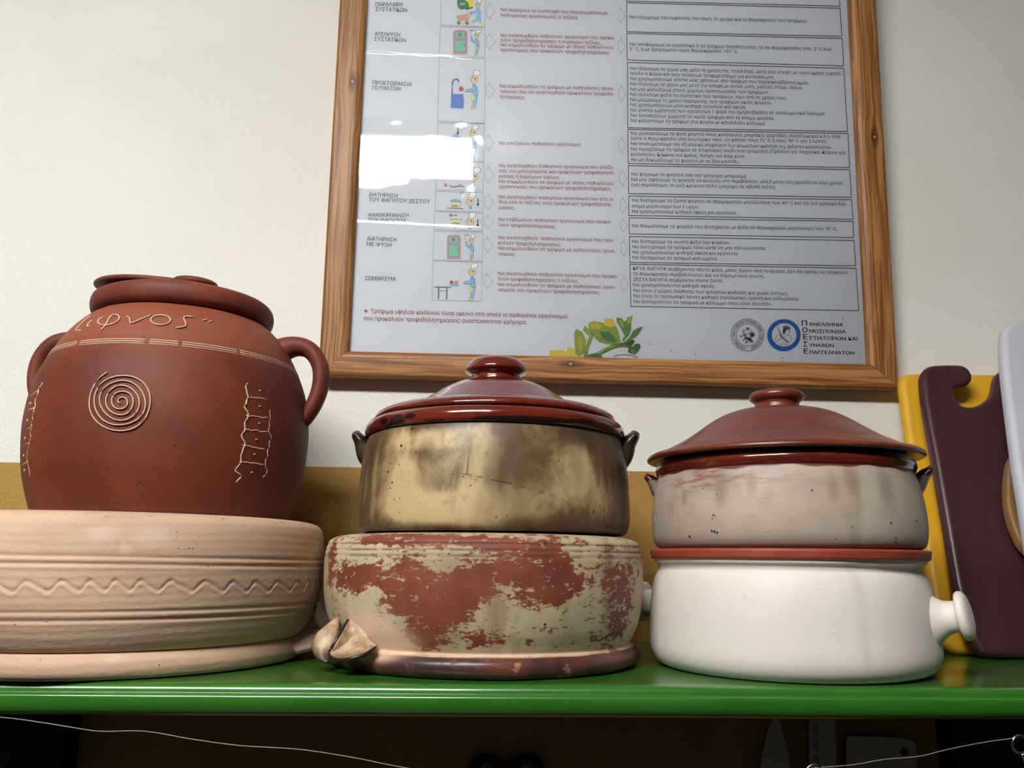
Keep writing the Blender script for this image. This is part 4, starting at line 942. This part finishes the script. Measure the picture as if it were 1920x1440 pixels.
def chef(p, cx, top, h, arm='out'):
    """standing figure, head at (cx, ...), total height h px with hat"""
    s = h*.092; hy = top+h*.235
    head(p, cx, hy, s)
    t0 = hy+s*1.5
    leg = [(cx-s*.5, t0+h*.27), (cx+s*.95, t0+h*.27), (cx+s*.7, t0+h*.45), (cx+s*.3, top+h*.95), (cx-s*.6, top+h*.95), (cx-s*.2, t0+h*.42)]
    p.poly(leg, BLUE); p.line(leg, .6, OUT, True)
    body = [(cx-s*.35, t0), (cx+s*.25, t0), (cx+s*.9, t0+h*.09), (cx+s*1.05, t0+h*.27), (cx-s*.45, t0+h*.27), (cx-s*.3, t0+h*.12)]
    p.poly(body, BLUE); p.line(body, .6, OUT, True)
    p.poly([(cx-s*.75, t0+h*.25), (cx+s*.0, t0+h*.24), (cx-s*.1, t0+h*.42), (cx-s*.8, t0+h*.42)], YEL)
    p.line([(cx-s*.75, t0+h*.25), (cx-s*.8, t0+h*.42), (cx-s*.1, t0+h*.42)], .5, '7A7A30'); p.line([(cx-s*.4, t0+h*.27), (cx+s*1.0, t0+h*.27)], 1.0, '5A6A4A')
    ft = [(cx-s*1.1, top+h), (cx-s*.9, top+h*.965), (cx-s*.3, top+h*.945), (cx+s*.4, top+h*.945), (cx+s*.3, top+h)]
    p.poly(ft, YEL); p.line(ft, .5, '7A7A30', True)
    if arm == 'out':
        am = [(cx+s*.5, t0+h*.03), (cx+s*.6, t0+h*.15), (cx-s*.6, t0+h*.20), (cx-s*2.3, t0+h*.19), (cx-s*2.3, t0+h*.13), (cx-s*.8, t0+h*.11), (cx-s*.1, t0+h*.03)]
        p.poly(am, BLUE); p.line(am, .6, OUT, True); p.ell(cx-s*2.7, t0+h*.165, s*.45, s*.3, SKIN, 10)
    elif arm == 'up':
        am = [(cx-s*.2, t0+h*.03), (cx+s*.1, t0+h*.14), (cx-s*1.2, t0+h*.16), (cx-s*2.4, t0+h*.08), (cx-s*2.6, t0-h*.10), (cx-s*2.0, t0-h*.10), (cx-s*1.7, t0+h*.05)]
        p.poly(am, BLUE); p.line(am, .6, OUT, True); p.ell(cx-s*2.4, t0-h*.15, s*.55, s*.6, SKIN, 10); p.line([(cx-s*2.5, t0-h*.18), (cx-s*2.9, t0-h*.23)], .8, OUT)
def fridge(p, x, y, w_, h_):
    r = w_*.22
    p.poly([(x, y+r), (x+r*.4, y+r*.3), (x+r, y), (x+w_-r, y), (x+w_-r*.3, y+r*.3), (x+w_, y+r), (x+w_, y+h_), (x, y+h_)], 'C98AA0')
    p.poly([(x+2.5, y+3.5), (x+w_-4, y+3.5), (x+w_-3, y+h_*.35), (x+2.5, y+h_*.35)], '86B7AC'); p.poly([(x+2.5, y+h_*.42), (x+w_-3, y+h_*.42), (x+w_-3, y+h_*.90), (x+2.5, y+h_*.90)], '7CBDA2')
    p.line([(x+2.5, y+3.5), (x+w_-4, y+3.5), (x+w_-3, y+h_*.35), (x+2.5, y+h_*.35)], .6, '5A4A5A', True); p.line([(x+2.5, y+h_*.42), (x+w_-3, y+h_*.42), (x+w_-3, y+h_*.90), (x+2.5, y+h_*.90)], .6, '5A4A5A', True)
    cx, cy = x+w_*.47, y+h_*.2
    for k in range(4):
        a = k*math.pi/4; p.line([(cx-4.5*math.cos(a), cy-4.5*math.sin(a)), (cx+4.5*math.cos(a), cy+4.5*math.sin(a))], .7, '2E4A4E')
    p.line([(x+w_-4.5, y+h_*.16), (x+w_-4.5, y+h_*.26)], 1.2, '4A6A6A'); p.line([(x+w_-5, y+h_*.55), (x+w_-5, y+h_*.68)], 1.2, '4A7A6A')
def thermo(p, x, y): p.line([(x, y-8), (x, y+2)], 1.8, '20242A'); p.ell(x, y+3.5, 2.4, 2.4, '20242A', 12); p.line([(x+3, y-3), (x+4, y-3)], .9, '20242A'); p.line([(x+6, y-3), (x+7, y-3)], .9, '20242A')
# 1 delivery
p = Pic('printed_picture'); p.line(PB[0], .8, '8E9298', True)
p.poly([(857, 2), (861, -6), (875, -8), (886, -4), (887, 3), (886, 16), (878, 17), (860, 16), (857.5, 10)], '2E7A4A'); p.poly([(868, -2), (880, -6), (888, 0), (886.5, 12), (880, 14), (877, 4)], 'E0CE38'); p.poly([(862, 5), (872, 5), (872, 10), (861.5, 9.5)], '7FB0B8')
p.ell(866, 16, 2, 2, '303438', 10); p.ell(876, 16.5, 2, 2, '303438', 10)
p.poly([(855, 30), (878, 25.5), (876, 39), (858.5, 39.5)], 'D8B48C')
for k in range(6): p.line([(857+k*3.6, 29.5-k*.6), (859.5+k*3.2, 39)], .6, 'A8563C')
for k in range(3): p.line([(856+k, 31+k*3.2), (877.5-k*.5, 28+k*3.6)], .6, 'A8563C')
p.line([(878, 25.5), (886, 22), (876, 39), (876, 42)], .8, '5A5048')
for x in (860, 875.5): p.ell(x, 43, 3, 3, '26282C', 12); p.ell(x, 43, 1.2, 1.2, 'C8CCD2', 8)
head(p, 896, 9, 4.3)
p.poly([(893.5, 16), (898, 15.5), (901.5, 20), (901.5, 31), (893, 31), (895, 23), (889, 27), (885.5, 24), (886.5, 21), (889.5, 22)], BLUE)
p.poly([(893, 31), (901.5, 31), (902, 38), (905, 44), (901, 46), (896, 38), (890, 41), (887, 45), (883.5, 42), (887, 36)], BLUE); p.poly([(888, 33), (894, 31), (891, 37), (886, 37)], YEL)
p.poly([(880, 43), (886, 42), (888, 45), (881, 46)], YEL); p.poly([(898, 46), (904, 40), (906, 43), (901, 48)], YEL); p.done()
# 2 defrost, 8 chill
for (pb, fx, fy, fw, fh, cx, top, h_) in ((PB[1], 849.5, 56, 27, 46, 894, 55, 48), (PB[7], 838, 440, 26, 46, 884, 439, 48.5)):
    p = Pic('printed_picture'); p.line(pb, .8, '8E9298', True); fridge(p, fx, fy, fw, fh); chef(p, cx, top, h_, 'up'); p.done()
    put_text('αλ!', cx-14, top+3.5, cx-4, top+3.5, 3.6, 'k')
# 3 sink
p = Pic('printed_picture'); p.line(PB[2], .8, '8E9298', True)
p.poly([(846, 176), (870, 176.5), (868.5, 178.5), (870, 186), (870, 196), (869, 203.5), (845, 202.5)], '3E74C0'); p.line([(847.5, 176), (848, 156), (850, 150), (856, 148), (860, 151), (860, 153)], 2.6, '4E62B0'); p.ell(849, 163, 1.8, 1.8, 'C8CCD6', 10)
p.line([(859.5, 155), (859, 158)], 1.0, '6A7A8A'); p.ell(864.5, 167, 4.6, 4.0, 'B8323E', 14); p.line([(862, 162), (866, 162)], 1, '4A3A3A'); chef(p, 889, 131, 73, 'out'); p.done()
# 4 cooking
p = Pic('printed_picture'); p.line(PB[3], .8, '8E9298', True)
p.poly([(849, 254), (852, 252), (858, 251), (862, 256), (861, 262), (864, 268), (861, 275), (853, 275), (847, 266), (849, 262), (847.5, 258)], '7F98C8'); p.poly([(851, 274.5), (871, 275), (869, 281), (853, 280.5)], '8A90A8'); p.line([(865, 261), (864.5, 275)], 1.4, '3A3E48')
thermo(p, 858.5, 246); chef(p, 887, 233, 70, 'out'); p.done()
# 5 cooling (mostly under the glare)
p = Pic('printed_picture'); p.line(PB[4], .8, '8E9298', True)
head(p, 889, 331, 7.0); p.poly([(882, 350), (887, 345), (890, 346), (889, 351)], '8CA4C8'); p.ell(835.5, 347, 3, 3.6, 'C06A78', 12); p.poly([(842, 346), (850, 349), (858, 348), (866, 344), (862, 350), (850, 352), (844, 350)], '8A8A80'); p.line([(863, 349), (870, 350)], 1.4, '4A4A48'); p.done()
# 6 hot holding
p = Pic('printed_picture'); p.line(PB[5], .8, '8E9298', True)
p.poly([(846.5, 378), (862.5, 378.5), (862, 389.5), (847, 389)], 'DDD8AC'); p.line([(846.5, 378), (862.5, 378.5), (862, 389.5), (847, 389)], .6, '7A7448', True); p.poly([(844, 377), (846, 374), (852, 372.5), (857, 372.5), (863, 375), (865, 377.5)], '8AAED0'); p.line([(844, 377), (865, 378)], 1, '50607A')
for k in range(4): p.line([(849+k*3.3, 380), (848.5+k*3.3, 385)], .6, '9A9468')
p.line([(849, 387), (852, 385.5), (855, 387), (859, 386)], 1.5, '2E2C26'); p.line([(838, 390), (869, 391.5)], 1.2, '5A5E66'); p.ring(868, 366, 5.4, 5.4, .8, '5A6068'); p.line([(868, 362), (868, 366.5), (871, 367.5)], .8, '4A5058')
head(p, 881, 377.5, 7.0); p.poly([(878, 391.5), (882, 387), (885, 388), (885, 391.5)], '7A94BC'); thermo(p, 896, 380); p.done()
# 7 reheating
p = Pic('printed_picture'); p.line(PB[6], .8, '8E9298', True)
for k in range(4):
    a = k*math.pi/4; p.line([(845.5-4*math.cos(a), 403.5-4*math.sin(a)), (845.5+4*math.cos(a), 403.5+4*math.sin(a))], .7, '3A3E46')
p.line([(852, 403.5), (857, 403.8)], 1.6, '3A3E46'); p.poly([(846.5, 412), (863, 412.3), (862.5, 421), (847, 420.5)], 'D9D398'); p.line([(844, 411.5), (866, 412)], 1.2, '6A6A78'); p.line([(848, 419), (852, 417.5), (856, 419), (861, 418)], 1.3, '2E2C26'); p.line([(851, 423), (853, 429), (858, 424)], .8, '6A6A6A')
head(p, 881, 415, 6.8); p.poly([(877, 429), (881, 425), (885, 425.5), (885, 429)], '7A94BC'); thermo(p, 895.5, 419); p.done()
# 9 serving
p = Pic('printed_picture'); p.line(PB[8], .8, '8E9298', True)
p.line([(815, 538), (845, 538.8)], 2.0, '5E6470'); p.line([(822.5, 539), (822, 560)], 2.4, '5E6470'); p.line([(838, 539.5), (837.5, 560.5)], 2.4, '5E6470'); p.line([(824, 545), (837, 545.5)], .8, '5E6470')
p.poly([(842, 532), (861, 533), (859, 536.5), (845, 536)], '7FA8C8'); p.ell(846.5, 529, 3.6, 3.2, 'C2303A', 12); p.ell(855, 529.5, 4.2, 3.0, 'CC9450', 12); p.line([(857, 528), (860, 525)], 1, 'B07A3A'); chef(p, 885, 493, 70, 'out'); p.done()
# bullet + celery
p = Pic('printed_celery')
def jag(pts, amp=1.2, n=3):
    out = []
    for i, (a_, b_) in enumerate(zip(pts, pts[1:]+pts[:1])):
        for k in range(n):
            t = k/n; out.append((a_[0]+(b_[0]-a_[0])*t+(amp if k % 2 else 0)*random.uniform(-.8, .8), a_[1]+(b_[1]-a_[1])*t+(amp if k % 2 else 0)*random.uniform(-.8, .8)))
    return out
Q = lambda L: [(1020+x/9.6, 580+y/9.6) for x, y in L]
p.poly(jag(Q([(90, 870), (110, 740), (200, 735), (350, 730), (400, 790), (420, 680), (520, 690), (600, 780), (640, 870)]), .8), 'CDBB4A')
p.poly(jag(Q([(560, 800), (545, 520), (540, 420), (580, 350), (690, 410), (760, 560), (730, 800), (640, 850)]), .9), '8C9638'); p.poly(Q([(600, 560), (640, 470), (700, 560), (690, 740), (640, 760)]), 'A8A43C')
p.poly(jag(Q([(700, 370), (730, 290), (800, 350), (850, 420), (800, 480)]), .6), '86A040')
p.poly(jag(Q([(800, 240), (900, 210), (1010, 230), (1090, 250), (1100, 160), (1150, 180), (1220, 160), (1290, 290), (1350, 430), (1390, 590), (1200, 640), (1000, 590), (900, 500), (820, 420)]), .8, 2), '8A9A3E')
p.poly(Q([(1100, 170), (1220, 175), (1290, 300), (1200, 330), (1080, 280)]), 'CDB23C'); p.poly(Q([(810, 250), (950, 225), (1050, 290), (1000, 360), (860, 350)]), 'B4A83E'); p.poly(Q([(1000, 400), (1180, 400), (1320, 560), (1250, 610), (1060, 540)]), '4E7040'); p.poly(Q([(930, 480), (1060, 520), (1200, 600), (1120, 620), (980, 580)]), '7C8A4A')
p.line(Q([(870, 440), (810, 600), (770, 720), (740, 870)]), 7, '6E8A3A'); p.line(Q([(860, 460), (800, 640), (775, 740)]), 3, '90A654')
p.line(Q([(800, 850), (950, 820), (1100, 740), (1250, 670), (1400, 640), (1540, 660)]), 8, '5C7A34'); p.line(Q([(960, 800), (1120, 715), (1270, 655)]), 3, '8CA452'); p.poly(Q([(800, 870), (850, 800), (960, 790), (1060, 850), (1000, 880)]), '4A6A2E')
p.poly(jag(Q([(1300, 150), (1400, 160), (1440, 220), (1480, 200), (1510, 140), (1600, 115), (1570, 230), (1570, 360), (1530, 470), (1440, 580), (1400, 560), (1450, 480), (1380, 340), (1320, 240)]), .6, 2), '5E8436'); p.poly(Q([(1340, 180), (1420, 220), (1440, 330), (1380, 300)]), '8AA852'); p.poly(Q([(1500, 160), (1590, 130), (1540, 250), (1500, 260)]), '9CA648')
p.poly(jag(Q([(1400, 620), (1480, 560), (1560, 470), (1600, 390), (1700, 330), (1790, 310), (1720, 430), (1640, 510), (1540, 570), (1440, 640)]), .7, 2), '5A7C38'); p.poly(jag(Q([(1440, 620), (1600, 540), (1640, 570), (1590, 650), (1500, 660)]), .5, 2), '32502C')
p.poly(jag(Q([(1530, 650), (1600, 670), (1640, 620), (1730, 620), (1740, 690), (1700, 760), (1640, 820), (1560, 800), (1510, 770)]), .8, 2), '3E6434'); p.poly(Q([(1560, 690), (1640, 740), (1650, 800), (1560, 780)]), '5A8444')
p.done('printed celery sprig with yellow-green leaves')
p = Pic('printed_bullet'); p.ell(686, 583, 2.9, 2.9, 'A22C40', 14); p.done()
# seals
p = Pic('printed_seal'); p.ring(1401.5, 628, 30.8, 30, .9, '2A2C30', 48); p.ring(1402, 628, 21.8, 21, .9, '2A2C30', 40)
random.seed(5)
for k in range(36):
    an = random.uniform(0, 6.28); r = random.uniform(3, 15); x, y = 1402+r*math.cos(an)*.95, 629+r*math.sin(an)*.9
    p.line([(x, y), (x+random.uniform(-4, 4), y+random.uniform(-3, 3)), (x+random.uniform(-5, 5), y+random.uniform(-4, 4))], random.choice((.6, .9, 1.6)), '3A3C40')
p.ell(1402, 616, 3, 2.2, '4A4C50', 10); p.ell(1411, 628, 4.5, 4, '3A3C40', 10); p.ell(1394, 624, 3, 3, 'A4A8AE', 10); p.ell(1405, 636, 4, 3, '303236', 9); p.done()
s_ = 'ΟΜΟΣΠΟΝΔΙΑ ΕΠΑΓΓΕΛΜΑΤΟΒΙΟΤΕΧΝΩΝ ΖΑΧΑΡ/ΣΤΩΝ ΕΛΛΑΔΟΣ · '
for i, ch in enumerate(s_):
    if ch == ' ': continue
    an = math.radians(255)-i/len(s_)*2*math.pi*-1  # clockwise from lower left
    an = math.radians(100)+i/len(s_)*2*math.pi
    put_center(ch, 1401.8+26.2*math.cos(an), 628+25.6*math.sin(an), 4.6, -(an+math.pi/2), 'k', .02, .8)
p = Pic('printed_seal'); p.ell(1469.8, 628.5, 31.3, 30.2, '1F5FA8', 48); p.ell(1470.3, 628, 23, 21.8, 'CFD2DA', 40)
D = '2A2C34'
p.poly([(1468, 619), (1468.5, 612.5), (1470, 610), (1471, 613), (1473, 608.5), (1475, 613), (1478, 609.5), (1479, 614), (1482.5, 612), (1481.5, 618), (1475, 617)], '4A4C54')
p.poly([(1468, 619), (1472, 616), (1475, 617), (1473, 622), (1470, 627), (1467.5, 623)], D); p.line([(1472, 618), (1480.5, 618.5), (1480, 624), (1477.5, 628.5), (1473.5, 628), (1471, 624)], .8, D); p.line([(1474, 621), (1476, 621)], .6, D); p.line([(1478, 621.5), (1479.5, 621.5)], .6, D)
p.poly([(1456, 610), (1457.5, 611.5), (1467, 632), (1480, 642), (1478.5, 643.5), (1465, 633)], D)
p.line([(1471, 626), (1466, 628), (1459, 627), (1454, 634), (1453, 639), (1458, 640), (1464, 634), (1470, 633)], .8, D); p.line([(1477, 629), (1483, 631), (1485, 637), (1481, 640)], .8, D); p.line([(1462, 631), (1468, 630), (1472, 632)], .8, D); p.line([(1470, 634), (1470, 638)], .7, D); p.line([(1475, 633), (1474, 638)], .7, D)
p.done('blue ringed seal with a crowned figure')
put_text('ΑΓΙΑ', 1467, 643.2, 1474.5, 643.4, 2.6, 'k', .03); put_text('ΑΙΚΑΤΕΡΙΝΗ', 1460, 647, 1481, 647.6, 2.8, 'k', .03)
for x, y in ((1467, 671), (1467, 677), (1580, 597), (1258, 657), (1220, 645), (1303, 664)):
    p = Pic('printed_speck'); p.ell(x, y, 1.1, 1.3, '3A3A3E', 8); p.done()
p = Pic('printed_emblem'); p.line([(1151, 668.5), (1158, 666), (1168, 665.3), (1180, 665.8), (1190, 668), (1196, 671)], 1.2, '2E2C30'); p.done()
# gather the lettering: one printed part per colour
for k, nm, lb in (('k', 'printed_text', 'dark grey Greek lettering'), ('r', 'printed_text', 'dark red Greek lettering'), ('b', 'printed_text', 'bold black Greek lettering')):
    V, F = join_vf(TXT[k]); o = mesh(nm, V, F, INK[k], pap, smooth=False); o['label'] = lb; o['kind'] = 'stuff'
bpy.data.objects.remove(tob)

# ------------------------------------------------------------------ under the shelf: blades, scissors, wire, hooks
a = M('dull_steel', .45, .5); a.b.inputs['Metallic'].default_value = .25; a.color(a.mix(a.noise(60, 4, .6, (1, 1, 8)), 'B8B2AC', 'CCC6C0')); m_steel = a.m
m_blackp = flat('black_plastic', '0C0C0E', .3)
m_chrome = M('chrome', .12, .5); m_chrome.b.inputs['Metallic'].default_value = 1.0; m_chrome.color('D8D8DC'); m_chrome = m_chrome.m
m_wire = M('bright_wire', .5, .5); m_wire.b.inputs['Metallic'].default_value = .2; m_wire.color('8E8882'); m_wire = m_wire.m
BYW = WY-.020
def plate(name, px, Y, th_, mat, parent, O, hole=None):
    pts = [onY(x, y, Y)-np.array(O) for x, y in px]
    cu = bpy.data.curves.new(name, 'CURVE'); cu.dimensions = '2D'; cu.fill_mode = 'BOTH'
    def add(L):
        sp = cu.splines.new('POLY'); sp.points.add(len(L)-1)
        for i, p_ in enumerate(L): sp.points[i].co = (p_[0], p_[2], 0, 1)
        sp.use_cyclic_u = True
    add(pts)
    if hole:
        hc = onY(hole[0], hole[1], Y)-np.array(O); r = hole[2]
        add([(hc[0]+r*math.cos(i*.5236), 0, hc[2]+r*math.sin(i*.5236)) for i in range(12)])
    cu.extrude = th_/2; cu.bevel_depth = th_*.15
    o = bpy.data.objects.new(name, cu); COL.objects.link(o); bpy.context.view_layer.update()
    me = bpy.data.meshes.new_from_object(o.evaluated_get(bpy.context.evaluated_depsgraph_get())); bpy.data.objects.remove(o)
    me.materials.clear(); me.materials.append(mat)
    o = bpy.data.objects.new(name, me); COL.objects.link(o); o.parent = parent; o.rotation_euler = (math.pi/2, 0, 0); o.location = (0, 0, 0)
    return o
def knife(name, label, px, hx, hy, hole=None):
    c = onY(hx, hy, BYW); t = empty(name, (c[0], c[1], c[2]), label, 'knife')
    plate('blade', px, BYW, .0022, m_steel, t, c, hole)
    return t, c
t, c = knife('chef_knife', 'pointed steel knife blade standing point up under the shelf', rnd([(1424, 1442), (1433, 1398), (1442, 1365), (1450, 1343), (1453, 1338), (1453, 1338), (1457, 1343), (1464, 1362), (1474, 1400), (1481, 1442), (1485, 1480), (1485, 1480)], 4)+[(1421, 1480)], 1453, 1480)
box('handle', (-.013, -.010, -.13), (.013, .010, .0), m_blackp, t, .004)
t, c = knife('slicing_knife', 'straight steel slicing blade with scalloped hollows beside the pointed knife', [(1517, 1338), (1565, 1338), (1568, 1480), (1518, 1480)], 1542, 1480)
box('handle', (-.013, -.010, -.13), (.013, .010, .0), m_blackp, t, .004)
ps = []
for k in range(4):
    q = onY(1530, 1370+k*28, BYW-.0014)-np.array(c); V = []; F = [tuple(range(16))]
    for i in range(16): V.append((q[0]+.0042*math.cos(i*.3927), q[1]-.0002, q[2]+.0075*math.sin(i*.3927)))
    ps.append((V, F))
v, f = join_vf(ps); mesh('scalloped_hollow', v, f, flat('ground_hollow_steel', '96918B', .5), t, smooth=False)
t, c = knife('cleaver', 'rectangular steel cleaver with a round hole near its corner', rnd([(1587, 1480), (1587, 1480), (1587, 1384), (1587, 1384), (1589, 1381), (1630, 1381), (1690, 1384), (1706, 1388), (1714, 1396), (1717, 1410), (1719, 1480), (1719, 1480)], 3), 1650, 1480, (1695, 1409, .0055))
box('handle', (-.014, -.010, -.13), (.014, .010, .0), m_blackp, t, .004)
z0 = onY(1550, 1475, WY)[2]
tag(box('magnetic_strip', (onY(1380, 1480, WY)[0], BYW+.0015, z0-.035), (onY(1760, 1480, WY)[0], WY-.0003, z0), m_blackp, None, .002), 'black magnetic strip holding the three blades on the wall', 'knife holder')
# scissors: two handle loops just entering the picture
c = onY(948, 1475, WY-.012); t = empty('kitchen_scissors', tuple(c), 'black scissor handles with two loops hanging on the wall below the shelf', 'scissors')
for px in (911, 986):
    q = onY(px, 1458, WY-.012)-c
    pth = [q+np.array([.019*math.cos(i*.3927), 0, .0215*math.sin(i*.3927)]) for i in range(17)]
    sweep('finger_loop', pth, [.011]*17, [.0125]*17, np.array([0, 1., 0]), m_blackp, t, n=3, cap=False)
for s in (-1, 1):
    sweep('blade', [np.array([s*.014, 0, -.03]), np.array([s*.003, 0, -.05]), np.array([-s*.004, 0, -.15])], [.004, .005, .002], [.012, .014, .004], np.array([0, 1., 0]), m_steel, t)
# wire strung under the shelf
WYR = .69
def wp(px, py, Y=WYR): return onY(px, py, Y)
wpts = [wp(-420, 1335), wp(-150, 1342), wp(0, 1345), wp(60, 1352), wp(130, 1363), wp(185, 1371), wp(270, 1371), wp(360, 1386), wp(450, 1398), wp(560, 1405), wp(660, 1420), wp(740, 1436), wp(900, 1462), wp(1150, 1475), wp(1380, 1456), wp(1527, 1440), wp(1600, 1434),
        wp(1657, 1424), wp(1724, 1418), wp(1778, 1405), wp(1850, 1391), wp(1908, 1383), wp(2100, 1350), wp(2300, 1325)]
v, f = tube('x', wpts, .00035, None, seg=6, n=4)
tag(mesh('steel_wire', v, f, m_wire), 'thin bright wire sagging across below the green shelf', 'wire')
for px, py, lb in ((1527, 1451, 'small chrome ring hook on the wire in front of the slicing knife'), (1913, 1396, 'chrome ring hook on the wire at the right frame edge')):
    c = wp(px, py)
    t = empty('ring_hook', tuple(c), lb, 'hook', 'ring hooks on the wire')
    pth = [np.array([.0065*math.cos(i*.3927), 0, .0065*math.sin(i*.3927)]) for i in range(17)]
    v, f = tube('x', pth, .0011, None, seg=8, n=3); mesh('ring', v, f, m_chrome, t)
    sweep('hook_shank', [np.array([.001, 0, -.0065]), np.array([.003, 0, -.012]), np.array([.0035, 0, -.020]), np.array([-.001, 0, -.027]), np.array([-.006, 0, -.024])], [.003]*5, [.004, .0035, .003, .0028, .0022], np.array([0, 1., 0]), m_chrome, t)
